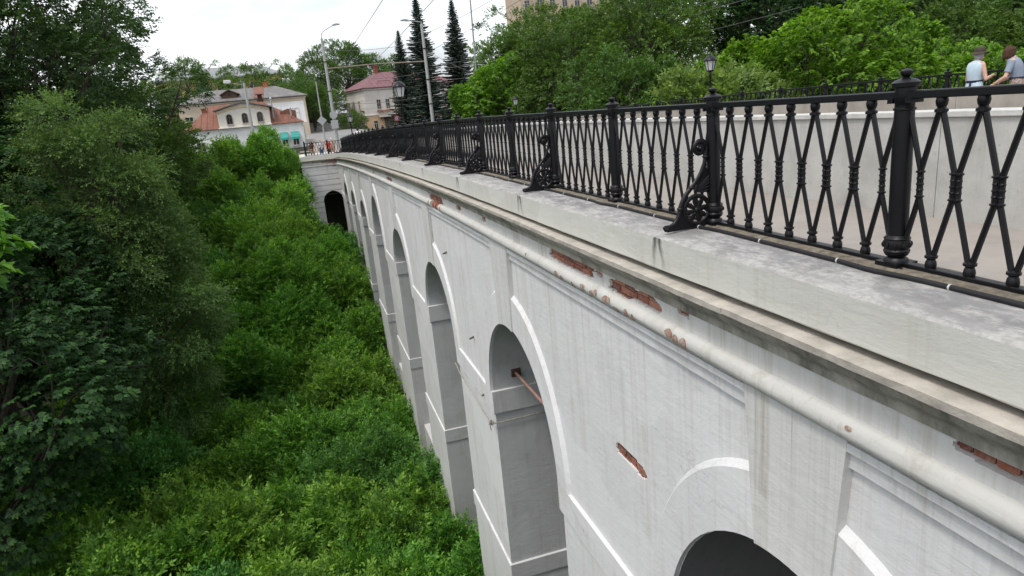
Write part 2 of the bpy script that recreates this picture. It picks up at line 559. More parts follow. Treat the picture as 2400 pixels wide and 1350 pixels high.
def ground_z(x, y):
    """ravine crossed by the bridge, the far town bank, the wooded hill on the right"""
    far = -2.75 + max(0.0, y - 68) * (0.040 - 0.018 * sstep(4, 14, x))
    if y > 140: far = -2.75 + 72 * 0.03 + (y - 140) * 0.01
    near = -3.0
    bed = -21.0
    # far bank rises from the ravine bed between y=30 and y=66; near bank between y=4 and y=-12
    t = sstep(34, 66, y)
    z = bed * (1 - t) + far * t
    # beside the end block the bank drops sheer
    ts = sstep(-7, -2, x) * (1 - sstep(15.5, 18, x))
    low = -13.5 if y < 62.5 else -13.5 + (far + 13.5) * sstep(62.5, 66, y)
    z = z * (1 - ts) + min(z, low) * ts
    t2 = sstep(8, -10, y)
    z = z * (1 - t2) + near * t2
    # left bank
    t3 = sstep(-13, -34, x) * sstep(-20, 20, y)
    z = z * (1 - t3) + max(z, -5.0) * t3
    # wooded hill on the right
    t4 = sstep(16.5, 30, x) * (1 - sstep(80, 105, y))
    hill = -8.0 + 0.17 * max(0, x - 24) + 0.03 * y
    hill = min(hill, 22)
    z = z * (1 - t4) + max(z, hill) * t4
    return z + 0.35 * nz(x * 0.12, y * 0.12, 0.3)


def terrain():
    xs = np.concatenate([np.linspace(-900, -60, 10), np.linspace(-50, 70, 61), np.linspace(85, 900, 10)])
    ys = np.concatenate([np.linspace(-600, -20, 7), np.linspace(-14, 140, 78), np.linspace(160, 1500, 12)])
    vs = [(float(x), float(y), ground_z(float(x), float(y)) if abs(x) < 200 and y < 400 else -3 + 0.02 * max(0, min(y, 600))) for y in ys for x in xs]
    n = len(xs)
    fs = [(j * n + i, j * n + i + 1, (j + 1) * n + i + 1, (j + 1) * n + i) for j in range(len(ys) - 1) for i in range(n - 1)]
    # leave the bridge deck free: the sheet never rises above it
    vs = [(x, y, min(z, -3.2 - drop(y)) if (0.2 < x < 16.2 and y < 63) else z) for x, y, z in vs]
    b = MB(); b.add(vs, fs)
    o = b.build('ground', M['soil'], smooth=60)
    tag(o, kind='structure')


terrain()


# ------------------------------------------------------------------ bridge
Y_NEAR, Y_END = -7.0, 61.9
bridge = empty('stone_bridge', (3.0, 2.0, -2.0), label='long white plastered arch bridge with brick showing through, crossing the green ravine', cat='bridge')
OFF = Vector((-3.0, -2.0, 2.0))


def sweep(prof, y0, y1, step=0.3, mis=None, wob=0.0, wscale=1.5, seed=0.0, sx=0.0):
    """closed outline (x,z) carried along the bridge, following the fall of the deck"""
    n = max(1, int(math.ceil((y1 - y0) / step)))
    b = MB()
    rings = []
    m = len(prof)
    for i in range(n + 1):
        y = y0 + (y1 - y0) * i / n
        d = drop(y)
        rings.append([(x + sx + wob * nz(y * wscale, j * 3.1 + seed, 1.7), y, z - d + wob * nz(y * wscale, j * 3.1 + seed, 9.2)) for j, (x, z) in enumerate(prof)])
    vs = [p for r in rings for p in r]
    o = len(b.v)
    b.v.extend(vs)
    for i in range(n):
        for j in range(m):
            b.f.append([i * m + j, i * m + (j + 1) % m, (i + 1) * m + (j + 1) % m, (i + 1) * m + j])
            b.mi.append(mis[j] if mis else 0)
    b.f.append(list(range(m - 1, -1, -1))); b.mi.append(0)
    b.f.append([n * m + j for j in range(m)]); b.mi.append(0)
    return b


def part(b, name, mats, parent=None, smooth=None, bevel=0.0):
    """link a mesh given in world coordinates under the bridge (or one of its parts)"""
    p = parent or bridge
    o = b.build(name, mats, p, smooth, bevel)
    o.location = OFF if p is bridge else (0, 0, 0)
    return o


# parapet: painted blocks, jointed at every second railing post
edges = [Y_NEAR] + [5.37 + 4.06 * k for k in range(-2, 14)] + [Y_END]
edges = [e for e in edges if Y_NEAR <= e <= Y_END]
for i in range(len(edges) - 1):
    a, c = edges[i] + 0.004, edges[i + 1] - 0.004
    if c - a < 0.3: continue
    j = 0.004 * nz(i * 7.7, 2, 2)
    prof = [(2.95 + j, -1.255), (2.958 + j, -1.540), (2.975, -1.556), (3.76, -1.575), (3.76, -1.235), (3.50, -1.215), (2.966 + j, -1.243)]
    part(sweep(prof, a, c, 0.16, [0, 0, 0, 0, 1, 1, 1], 0.005, 2.2, i), 'parapet_block', [M['parapet'], M['coping']])
# cornice slabs
y = Y_NEAR
i = 0
while y < Y_END - 0.3:
    L = min(random.uniform(0.85, 1.35), Y_END - y)
    j = random.uniform(-0.006, 0.006); jz = random.uniform(-0.004, 0.004)
    prof = [(2.842 + j, -1.603 + jz), (2.845 + j, -1.652 + jz), (3.10, -1.652), (3.10, -1.607 + jz)]
    part(sweep(prof, y + 0.002, y + L - 0.002, 0.13, None, 0.006, 4.0, i * 5.3), 'cornice_slab', M['slab'])
    y += L; i += 1
# cove under the slabs
cove = [(2.885, -1.6525), (2.89, -1.68), (2.905, -1.72), (2.935, -1.755), (2.975, -1.785), (3.0, -1.82), (3.004, -1.872), (3.3, -1.872), (3.3, -1.6525)]
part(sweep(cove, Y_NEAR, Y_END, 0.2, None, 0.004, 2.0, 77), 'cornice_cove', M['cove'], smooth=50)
# recess between slab and parapet: strip behind it coloured dark as painted shadow
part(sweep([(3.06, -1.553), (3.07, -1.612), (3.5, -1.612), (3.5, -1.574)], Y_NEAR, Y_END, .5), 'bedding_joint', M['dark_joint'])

PATCHES = [(7.62, -1.945, 0.85, 0.08), (8.15, -1.925, 0.32, 0.06), (6.06, -1.96, 0.6, 0.08), (5.02, -1.90, 0.13, 0.035), (13.95, -1.93, 0.22, 0.08),
           (11.9, -1.92, 0.15, 0.05), (16.5, -1.99, 1.0, 0.20), (1.95, -1.905, 0.44, 0.05), (25.5, -2.0, 0.8, 0.09), (31.0, -1.97, 0.3, 0.06)]


def hole(y, z):
    z = z + drop(y)
    best = -9
    for yc, zc, hw, hh in PATCHES:
        if abs(y - yc) > hw * 1.6: continue
        v = 1 - abs((y - yc) / hw) ** 3 - abs((z - zc) / hh) ** 3 + 0.9 * nz(y * 5.0, z * 9.0, 4.4) + 0.35 * nz(y * 17, z * 17, 2.0)
        best = max(best, v)
    return best > 0.08


# frieze plaster: a 25 mm skin, broken away over the bricks
def frieze():
    ys = [Y_NEAR]
    while ys[-1] < Y_END:
        yy = ys[-1]
        near_patch = any(abs(yy - p[0]) < p[2] * 1.5 + 0.1 for p in PATCHES)
        ys.append(min(Y_END, yy + (0.016 if near_patch else 0.25)))
    zs = np.linspace(-1.868, -2.07, 15)
    b = MB()
    nzs = len(zs)
    keep = {}
    for i in range(len(ys) - 1):
        fine = ys[i + 1] - ys[i] < 0.02
        for j in range(nzs - 1):
            yc = (ys[i] + ys[i + 1]) / 2
            keep[i, j] = not (fine and hole(yc, (zs[j] + zs[j + 1]) / 2 - drop(yc)))
    idx = {}
    def vid(i, j, k):
        if (i, j, k) not in idx:
            w = 0.003 * nz(ys[i] * 3, zs[j] * 8, 0.5)
            jy = 0.004 * nz(i * 1.7, j * 1.3, 8.8) if k is not None else 0
            idx[i, j, k] = len(b.v)
            b.v.append(((3.018 + w) if k == 0 else 3.072, ys[i] + jy, zs[j] - drop(ys[i]) + 0.004 * nz(i * 1.3, j * 2.1, 3.3)))
        return idx[i, j, k]
    for (i, j), kp in keep.items():
        if not kp: continue
        b.f.append([vid(i, j, 0), vid(i, j + 1, 0), vid(i + 1, j + 1, 0), vid(i + 1, j, 0)]); b.mi.append(0)
        for di, dj, e in ((-1, 0, ((i, j), (i, j + 1))), (1, 0, ((i + 1, j + 1), (i + 1, j))), (0, -1, ((i + 1, j), (i, j))), (0, 1, ((i, j + 1), (i + 1, j + 1)))):
            if keep.get((i + di, j + dj), True) is False:
                (p, q) = e
                b.f.append([vid(*p, 0), vid(*p, 1), vid(*q, 1), vid(*q, 0)]); b.mi.append(0)
    return part(b, 'frieze', M['plaster_frieze'])


frz = frieze()
part(sweep([(3.07, -1.86), (3.07, -2.21), (3.3, -2.21), (3.3, -1.86)], Y_NEAR, Y_END, 1.0), 'masonry_core', M['mortar'])


def brick_mesh(ly, lz, seed):
    b = MB().box(0, 0.1, -ly / 2, ly / 2, -lz / 2, lz / 2)
    me = b.mesh('brick', M['brick'], bevel=0.006)
    rr = random.Random(seed)
    for v in me.vertices:
        v.co += Vector((rr.uniform(-.003, .004), rr.uniform(-.004, .004), rr.uniform(-.003, .003)))
    return me


BR_LONG = [brick_mesh(0.235, 0.062, s) for s in range(4)]
BR_SHORT = [brick_mesh(0.112, 0.062, s + 9) for s in range(4)]


def lay_bricks(y0, y1, z0, z1, x, test, parent, follow=True):
    z = z1 - 0.033
    row = 0
    while z > z0 - 0.03:
        y = y0 - 0.25 + (0.12 if row % 2 else 0.0)
        while y < y1 + 0.1:
            long = random.random() < 0.55
            L = 0.235 if long else 0.112
            c = y + L / 2
            d = drop(c) if follow else 0
            if any(test(c + dy, z + dz - d) for dy in (-L * .45, 0, L * .45) for dz in (-.02, .02)):
                o = link('brick', random.choice(BR_LONG if long else BR_SHORT), parent, (x + random.uniform(-0.006, 0.008), c, z - d))
                o.rotation_euler = (random.uniform(-.01, .01), 0, random.uniform(-.02, .02))
            y += L + 0.013
        z -= 0.062 + 0.013
        row += 1


for yc, zc, hw, hh in PATCHES:
    lay_bricks(yc - hw * 1.1, yc + hw * 1.1, max(-2.05, zc - hh * 1.2), -1.875, 3.046, hole, frz)

# torus moulding, missing where the patch at y=16.5 has shed it
TX, TZ, TR = 3.022, -2.135, 0.087
tor_prof = [(TX - TR * math.sin(t), TZ + TR * math.cos(t)) for t in [math.pi * k / 12 for k in range(13)]] + [(3.2, TZ - TR), (3.2, TZ + TR)]
tor = None
for a, c in ((Y_NEAR, 15.95), (16.95, Y_END)):
    tor = part(sweep(tor_prof, a, c, 0.12, None, 0.006, 1.4, 5), 'torus_moulding', M['plaster_moulding'], smooth=50)
# shaped bricks laid on edge inside the missing stretch
rb = MB(); rb.prism([(TX - 0.074 * math.sin(t), 0.074 * math.cos(t)) for t in [math.pi * k / 7 for k in range(8)]] + [(3.1, -0.07), (3.1, 0.07)], 'y', -0.033, 0.033)
rme = rb.mesh('shaped_brick', M['brick'], bevel=0.005)
y = 15.99
while y < 16.92:
    if random.random() < 0.9:
        link('shaped_brick', rme, tor, (random.uniform(-.006, .02), y, TZ - drop(y) + random.uniform(-.006, .006)), (random.uniform(-.04, .04), 0, 0))
    y += 0.078


def torus_chip(y, wy, t0, t1, seed):
    rr = random.Random(seed)
    b = MB()
    n = 11
    rad = [rr.uniform(0.75, 1.1) for _ in range(n)]
    def at(a, f, k):
        yy = y + wy * f * math.cos(a) * rad[k]
        t = (t0 + t1) / 2 + (t1 - t0) / 2 * f * math.sin(a) * rad[k]
        r = TR + (0.007 if f < 0.9 else 0.0062)
        return (TX - r * math.sin(t), yy, TZ + r * math.cos(t) - drop(yy))
    vs = [at(0, 0, 0)]
    for f in (0.5, 1.0):
        vs += [at(2 * math.pi * k / n, f, k) for k in range(n)]
    fs = [(0, 1 + k, 1 + (k + 1) % n) for k in range(n)] + [(1 + k, 1 + n + k, 1 + n + (k + 1) % n, 1 + (k + 1) % n) for k in range(n)]
    b.add(vs, fs)
    o = b.build('chipped_plaster', M['chip'], tor, smooth=60)
    return o


for k, (y, w, t0, t1) in enumerate([(8.05, .07, 1.2, 2.3), (7.86, .05, 1.4, 2.2), (7.5, .04, 1.5, 2.4), (7.18, .075, 1.0, 2.1), (6.93, .05, 1.2, 2.2), (6.82, .05, .9, 1.7), (6.52, .11, .9, 2.0), (6.3, .08, 1.6, 2.5),
                                     (6.05, .05, 1.2, 2.2), (5.9, .05, 1.4, 2.3), (5.2, .07, .8, 1.8), (5.08, .06, 1.1, 2.2), (4.95, .06, 1.0, 2.4), (15.7, .1, .8, 2.4), (17.2, .1, .6, 2.0), (9.3, .02, 1, 1.6), (3.05, .03, .9, 1.3)]):
    torus_chip(y, w, t0, t1, k)
# stepped fascia under the torus
part(sweep([(3.05, -2.215), (3.05, -2.236), (3.0, -2.24), (3.0, -2.300), (3.062, -2.302), (3.062, -2.316), (3.04, -2.320), (3.04, -2.430), (3.098, -2.432), (3.098, -2.448), (3.08, -2.452), (3.08, -2.62), (3.3, -2.62), (3.3, -2.215)], Y_NEAR, Y_END, 0.13, None, 0.006, 2.6, 31), 'stepped_fascia', M['plaster'])

# arcade
ARCH = [(-3.75, -3.72), (3.6, -3.52), (10.9, -3.73), (18.2, -3.95), (25.5, -4.02), (33.0, -3.45), (40.4, -4.40), (47.6, -4.45), (54.8, -4.40)]
HW, SPR, FOOT = 1.95, -5.75, -27.0
XF, XB = 3.08, 15.5


def arch_curve(yc, apex, hw=HW, spr=SPR, n=26, rough=0.012, seed=0):
    pts = []
    for k in range(n + 1):
        t = math.pi * k / n
        s = 1 + rough * nz(k * 0.9, seed, 3.0) / max(hw, 1)
        pts.append((yc - hw * math.cos(t) * s, spr + (apex - spr) * math.sin(t) * s))
    return pts      # from the near springing to the far one


bounds = [-7.0] + [(ARCH[i][0] + ARCH[i + 1][0]) / 2 for i in range(len(ARCH) - 1)] + [Y_END]
WALL_HOLE = (6.43, -4.06, 0.45, 0.085)


def wall_hole(y, z):
    yc, zc, hw, hh = WALL_HOLE
    zz = zc + 0.03 * (y - yc)
    return 1 - abs((y - yc) / hw) ** 4 - abs((z - zz) / hh) ** 2.5 + 0.7 * nz(y * 6, z * 12, 7.4) > 0.25


def bay_wall(i, x, front=True):
    yc, apex = ARCH[i]
    cur = arch_curve(yc, apex, seed=i)
    b = MB()
    top = lambda y: -2.60 - drop(y)
    ya, yb = bounds[i], bounds[i + 1]
    for k in range(len(cur) - 1):
        (p, q), (r, s) = cur[k], cur[k + 1]
        b.add([(x, p, q), (x, r, s), (x, r, top(r)), (x, p, top(p))], [(0, 1, 2, 3)])
    def pier(y0, y1):
        h = WALL_HOLE
        if front and y0 < h[0] - h[2] * 1.1 and y1 > h[0] + h[2] * 1.1:
            g = 0.02
            ha, hb, hz0, hz1 = h[0] - h[2] * 1.3, h[0] + h[2] * 1.3, h[1] - 0.2, h[1] + 0.2
            b.add([(x, y0, FOOT), (x, ha, FOOT), (x, ha, top(y0)), (x, y0, top(y0))], [(0, 1, 2, 3)])
            b.add([(x, hb, FOOT), (x, y1, FOOT), (x, y1, top(y1)), (x, hb, top(y1))], [(0, 1, 2, 3)])
            b.add([(x, ha, FOOT), (x, hb, FOOT), (x, hb, hz0), (x, ha, hz0)], [(0, 1, 2, 3)])
            b.add([(x, ha, hz1), (x, hb, hz1), (x, hb, top(hb)), (x, ha, top(ha))], [(0, 1, 2, 3)])
            ny, nzz = int((hb - ha) / g), int((hz1 - hz0) / g)
            dy, dz = (hb - ha) / ny, (hz1 - hz0) / nzz
            kp = [[not wall_hole(ha + (u + .5) * dy, hz0 + (w + .5) * dz) for w in range(nzz)] for u in range(ny)]
            for u in range(ny):
                for w in range(nzz):
                    y_, z_ = ha + u * dy, hz0 + w * dz
                    if kp[u][w]:
                        b.add([(x, y_, z_), (x, y_ + dy, z_), (x, y_ + dy, z_ + dz), (x, y_, z_ + dz)], [(0, 1, 2, 3)])
                    else:
                        for du, dw, e in ((-1, 0, ((y_, z_), (y_, z_ + dz))), (1, 0, ((y_ + dy, z_), (y_ + dy, z_ + dz))), (0, -1, ((y_, z_), (y_ + dy, z_))), (0, 1, ((y_, z_ + dz), (y_ + dy, z_ + dz)))):
                            if 0 <= u + du < ny and 0 <= w + dw < nzz and kp[u + du][w + dw]:
                                b.add([(x, *e[0]), (x, *e[1]), (x + .055, *e[1]), (x + .055, *e[0])], [(0, 1, 2, 3)])
        else:
            b.add([(x, y0, FOOT), (x, y1, FOOT), (x, y1, top(y1)), (x, y0, top(y0))], [(0, 1, 2, 3)])
    pier(ya, cur[0][0]); pier(cur[-1][0], yb)
    return b, cur


def vault(cur, x0, x1, foot=FOOT):
    pts = [(cur[0][0], foot), (cur[0][0], SPR - 4.5)] + cur + [(cur[-1][0], SPR - 4.5), (cur[-1][0], foot)]
    b = MB()
    xs = [x0, x0 + 0.4, x0 + 3, (x0 + x1) / 2, x1]
    n = len(xs)
    b.v.extend([(x, p[0], p[1]) for p in pts for x in xs])
    for k in range(len(pts) - 1):
        for j in range(n - 1):
            b.f.append([k * n + j, k * n + j + 1, (k + 1) * n + j + 1, (k + 1) * n + j]); b.mi.append(0)
    return b


for i, (yc, apex) in enumerate(ARCH):
    b, cur = bay_wall(i, XF)
    w = part(b, 'arch_wall', M['plaster'])
    part(vault(cur, XF, XB), 'vault', M['shaded_vault' if i < 2 else 'vault'], smooth=50)
    b2, _ = bay_wall(i, XB, False)
    part(b2, 'arch_wall', M['plaster'])
    # raised band round the arch
    n = 40
    ring = MB()
    inn, out, splay = [], [], []
    for k in range(n + 1):
        t = math.pi * k / n
        inn.append((yc - (HW + .004) * math.cos(t), SPR + (apex - SPR + .004) * math.sin(t)))
        out.append((yc - 2.34 * math.cos(t) * (1 + .004 * nz(k, i, 1)), SPR + (apex - SPR + 0.61) * math.sin(t)))
        splay.append((yc - 2.40 * math.cos(t) * (1 + .004 * nz(k, i, 1)), SPR + (apex - SPR + 0.675) * math.sin(t)))
    for k in range(n):
        a, c, d, e = inn[k], inn[k + 1], out[k + 1], out[k]
        ring.add([(3.02, *a), (3.02, *c), (3.02, *d), (3.02, *e), (3.082, *splay[k + 1]), (3.082, *splay[k]), (3.085, *a), (3.085, *c)], [(0, 1, 2, 3), (3, 2, 4, 5), (0, 1, 7, 6)])
    ro = part(ring, 'archivolt', M['plaster'], w)
    # flat strip from the moulding down to the crown of the arch, narrowing like a keystone
    yk = yc + (0.04 if i == 1 else 0.18 if i == 2 else 0.1)
    d = drop(yc)
    hwt, hwb = 0.53, 0.40
    bot = []
    for k in range(9):
        yy = yk - hwb + 2 * hwb * k / 8
        cc = max(-1, min(1, (yy - yc) / HW))
        bot.append((yy, SPR + (apex - SPR) * math.sqrt(1 - cc * cc) - 0.004))
    poly = [(yk - hwt, -2.216 - d)] + bot + [(yk + hwt, -2.216 - d)]
    ks = MB().prism(poly, 'x', 2.996, 3.16)
    part(ks, 'keystone_strip', M['plaster_frieze'], w)
    # impost and lower bands
for i in range(len(ARCH)):
    y0 = ARCH[i][0] + HW
    y1 = ARCH[i + 1][0] - HW if i + 1 < len(ARCH) else Y_END
    for (z1, z0, p) in ((-5.72, -6.24, 0.05), (-9.98, -10.42, 0.045)):
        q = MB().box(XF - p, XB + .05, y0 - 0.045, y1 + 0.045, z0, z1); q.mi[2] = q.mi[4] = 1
        part(q, 'impost_band', [M['plaster'], M['vault']], bevel=0.012)
    # piers stand out a little below the lower band
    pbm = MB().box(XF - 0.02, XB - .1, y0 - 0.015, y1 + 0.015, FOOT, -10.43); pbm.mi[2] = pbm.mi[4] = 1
    part(pbm, 'pier_base', [M['plaster'], M['vault']])
# unseen back wall, added to keep light out of the first opening
part(MB().box(6.4, 6.9, 3.6 - HW, 3.6 + HW, FOOT, -3.4), 'added_back_wall', M['mortar'])
# floors and lower openings under the three middle arches
for i, zf in ((4, -13.1), (5, -12.8), (6, -12.8)):
    yc = ARCH[i][0]
    cur = arch_curve(yc, zf - 1.0, 1.35, zf - 2.4, 16)
    b = MB()
    x = 3.3
    for k in range(len(cur) - 1):
        (p, q), (r, s) = cur[k], cur[k + 1]
        b.add([(x, p, q), (x, r, s), (x, r, zf), (x, p, zf)], [(0, 1, 2, 3)])
        b.add([(x, p, q), (x, r, s), (XB, r, s), (XB, p, q)], [(0, 1, 2, 3)])
    for a, c in ((yc - HW, cur[0][0]), (cur[-1][0], yc + HW)):
        b.add([(x, a, FOOT), (x, c, FOOT), (x, c, zf), (x, a, zf)], [(0, 1, 2, 3)])
    b.add([(x, yc - HW, zf), (x, yc + HW, zf), (XB, yc + HW, zf + .3), (XB, yc - HW, zf + .3)], [(0, 1, 2, 3)])
    part(b, 'lower_arch_wall', M['plaster'])
# bricks bared in the wall between the two nearest arches
wallbay = [o for o in bridge.children if o.name.startswith('arch_wall')]
part(MB().box(3.13, 3.17, 5.7, 7.2, -4.35, -3.8), 'masonry_core', M['mortar'])
lay_bricks(5.85, 7.0, -4.2, -3.97, 3.106, wall_hole, wallbay[2], False)
# tie rod across the second opening
part(MB().tube([(3.6, 8.9, -5.40), (3.6, 12.9, -5.40)], 0.032, 8), 'tie_rod', simple('rusty_pink_paint', (0.42, 0.25, 0.2), 0.8, 0.45, 12), smooth=40)
part(MB().box(3.50, 3.70, 12.78, 12.86, -5.48, -5.30), 'tie_plate', simple('rust_dark', (0.10, 0.06, 0.045), 0.9, 0.4, 20))
# short iron pegs left in the wall
peg = simple('peg_iron', (0.12, 0.11, 0.10), 0.8)
for (y, z) in ((14.15, -4.9), (13.55, -6.05), (16.2, -3.3)):
    part(MB().tube([(3.1, y, z), (2.97, y - .02, z - .03)], [.028, .02], 7), 'iron_peg', peg)

# bricks bared below the band of the pier beyond the second arch
yb_ = 14.0
while yb_ < 15.9:
    if random.random() < .75:
        link('brick', random.choice(BR_SHORT), wallbay[4], (3.062 + random.uniform(0, .008), yb_, -6.275 - random.uniform(0, .012)), (random.uniform(-.05, .05), 0, 0))
    yb_ += .128

# ---- projecting end tower with rusticated courses
tow = empty('end_tower', OFF, label='rusticated end block with dark arched opening')
tow.parent = bridge
ZT = -drop(Y_END)          # level of the deck at the far end relative to the near stretch
TX0, TX1, TY0, TY1 = 0.02, 3.2, 61.9, 68.0
OC, OR, OS = 2.27, 0.86, -6.50     # opening: centre x, radius, springing z


def open_edge(z):
    if z <= OS: return OC - OR
    if z < OS + OR: return OC - math.sqrt(OR * OR - (z - OS) ** 2)
    return None


zc = -2.50 + ZT
k = 0
while zc > -12:
    h = 0.47
    z1, z0 = zc, zc - h + 0.055
    b = MB()
    N = 6
    left = [(TX0, z1), (TX0, z0)]
    if z0 >= OS + OR:
        b.box(TX0, TX1 - .1, TY0, TY0 + .5, z0, z1)
    else:
        pts = []
        for m in range(N + 1):
            z = z0 + (z1 - z0) * m / N
            e = open_edge(min(z, OS + OR - 1e-4))
            pts.append((e, z))
        b.prism([(TX0, z0)] + pts + [(TX0, z1)], 'y', TY0, TY0 + .5)
        pr = [(2 * OC - e, z) for e, z in pts]
        MB().prism([(p[0], p[1]) for p in pr] + [(TX1 - .05, z1), (TX1 - .05, z0)], 'y', TY0 + .001, TY0 + .5).build('stone_course', M['plaster'], tow)
    o = b.build('stone_course', M['plaster'], tow, bevel=0.012)
    zc -= h; k += 1
core = MB()
core.box(TX0 + .06, OC - OR - .02, TY0 + .09, TY1, -14, -2.4 + ZT)
core.box(OC - OR - .02, TX1, TY0 + .09, TY1, OS + OR + .02, -2.4 + ZT)
core.box(OC - OR - .02, TX1, TY1 - .5, TY1, -14, OS + OR)
core.build('tower_core', M['plaster'], tow)
lat = MB().box(OC - OR, OC + OR, TY0 + 1.0, TY0 + 1.15, OS + .45, OS + .55)
lat.build('iron_tie', peg, tow)
# mouldings round the tower head (front and outer side)
def ring_head(name, z0, z1, out, mat, bev=0.01):
    MB().box(TX0 - out, TX1 - .15, TY0 - out, TY1, z0 + ZT, z1 + ZT).build(name, mat, tow, bevel=bev)
ring_head('tower_parapet', -1.60, -1.24, 0.06, M['parapet'])
ring_head('tower_cornice', -1.66, -1.603, 0.17, M['slab'])
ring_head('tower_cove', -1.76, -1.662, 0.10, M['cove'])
ring_head('tower_frieze', -2.06, -1.762, 0.0, M['plaster_frieze'])
ring_head('tower_torus', -2.21, -2.061, 0.07, M['plaster_moulding'], 0.06)
ring_head('tower_fascia', -2.50, -2.212, 0.012, M['plaster'])
for row in range(3):
    x = 3.05 - 0.0
    while x > (1.0, 1.9, 2.3)[row]:
        L = random.choice((0.235, 0.112))
        o = link('brick', random.choice(BR_LONG if L > .2 else BR_SHORT), tow, (x - L / 2, TY0 - .012 + random.uniform(0, .006), -1.80 + ZT - row * .075), (0, 0, R(90)))
        x -= L + .013
for row in range(4):
    o = link('brick', random.choice(BR_LONG), tow, (2.75 + random.uniform(-.05, .05), TY0 - .025, -2.03 + ZT - row * .075), (0, 0, R(90)))

# ---- deck: pavements, barriers, carriageway
def deck_strip(name, x0, x1, z, mat, y0=Y_NEAR, y1=72):
    b = sweep([(x0, z), (x0, z - .16), (x1, z - .16), (x1, z)], y0, y1, 1.0)
    o = b.build(name, mat)
    return tag(o, kind='structure')


deck_strip('pavement', 3.762, 5.74, -1.40, M['pavement'])
deck_strip('road', 5.98, 13.0, -1.47, M['asphalt'])
deck_strip('pavement', 13.2, 15.0, -1.40, M['pavement'])
part(sweep([(3.3, -1.62), (3.3, -1.75), (15.5, -1.75), (15.5, -1.62)], Y_NEAR, Y_END, 1.0), 'deck_slab', M['mortar'])
part(sweep([(15.0, -1.28), (15.0, -1.61), (15.62, -1.61), (15.62, -1.28)], Y_NEAR, Y_END, 1.0), 'far_parapet', M['parapet'])
part(sweep([(15.5, -1.612), (15.5, -2.6), (15.62, -2.6), (15.62, -1.612)], Y_NEAR, Y_END, 1.0), 'far_frieze', M['plaster_frieze'])


def barrier(name, x0, x1, ztop, label, y1):
    r = empty(name, (x0, 5, -1.4), label=label, cat='barrier')
    y = Y_NEAR
    while y < y1:
        L = min(6.0, y1 - y)
        b = sweep([(x0, -1.56), (x0 + .02, ztop), (x1 - .02, ztop), (x1, -1.56)], y + .005, y + L - .005, 0.5, None, 0.004, 1, y)
        o = b.build('wall_segment', M['concrete'], r); o.location = (-x0, -5, 1.4)
        b = sweep([(x0 - .006, ztop + .001), (x0 - .006, ztop + .055), (x1 + .006, ztop + .055), (x1 + .006, ztop + .001)], y + .004, y + L - .004, 0.5, None, 0.004, 2, y)
        o = b.build('wall_cap', M['cap'], r, bevel=.006); o.location = (-x0, -5, 1.4)
        y += L
    return r


M['cap'] = simple('cap_paint', (0.58, 0.575, 0.55), 0.85, 0.2, 6, bump_s=0.4)
M['concrete_tan'] = simple('tan_concrete', (0.42, 0.38, 0.33), 0.9, 0.3, 1.5)
barrier('concrete_barrier', 5.74, 5.98, -0.455, 'pale pitted concrete barrier wall behind the near black railing', 66)
_c = M['concrete']; _k = M['cap']; M['concrete'] = M['concrete_tan']; M['cap'] = M['concrete_tan']
barrier('concrete_barrier', 13.0, 13.2, -0.50, 'tan concrete barrier beyond the road, in front of the far railing', 66)
M['concrete'], M['cap'] = _c, _k


# ------------------------------------------------------------------ railings
def post_mesh():
    b = MB()
    b.box(-.085, .085, -.085, .085, 0, .045)
    b.lathe([(.074, .045), (.07, .06), (.05, .075), (.066, .085), (.074, .10), (.078, .115), (.072, .125), (.078, .14), (.08, .165), (.074, .185), (.079, .195), (.070, .205),
             (.059, .215), (.060, .60), (.057, .985), (.064, .99), (.064, 1.0), (.056, 1.005), (.056, 1.03), (.061, 1.04), (.059, 1.10), (.058, 1.12),
             (.079, 1.125), (.081, 1.15), (.060, 1.165), (.030, 1.175), (.018, 1.182), (.030, 1.190), (.036, 1.203), (.034, 1.218), (.018, 1.228), (.004, 1.231)], n=20)
    # raised beads on the lower collar, a bolt at the foot
    for k in range(10):
        a = 2 * math.pi * k / 10
        b.ellipsoid((.078 * math.cos(a), .078 * math.sin(a), .155), (.013, .013, .02), 6, 4)
    for s in (-1, 1):
        b.ellipsoid((s * .06, -.1, .012), (.014, .014, .012), 6, 4)
        b.box(-.05, .05, s * .066 - .02, s * .066 + .02, 1.03, 1.06)
    return b.mesh('post', M['black'], smooth=40)


D = 2.03 / 8


def loz_mesh(sides):
    b = MB()
    for s in sides:
        e = D / 2 - .0175
        path = [(0, s * .008, .985), (0, s * .014, .955), (0, s * e, .615), (0, s * e, .445), (0, s * .014, .105), (0, s * .008, .075)]
        b.tube(path, .0165, 6)
        for z, r in ((.605, .027), (.455, .027), (.565, .021), (.53, .022), (.495, .021)):
            b.ellipsoid((0, s * e, z), (r, r * .9, .013), 8, 5)
    if len(sides) == 2:
        top = [(.02, .945), (.037, .955), (.037, .968), (.022, .978), (.03, .992), (.034, 1.015), (.03, 1.035), (.022, 1.052)]
        b.lathe(top, n=10)
        b.lathe([(r, 1.06 - z) for r, z in reversed(top)], n=10)
    return b.mesh('baluster', M['black'], smooth=45)


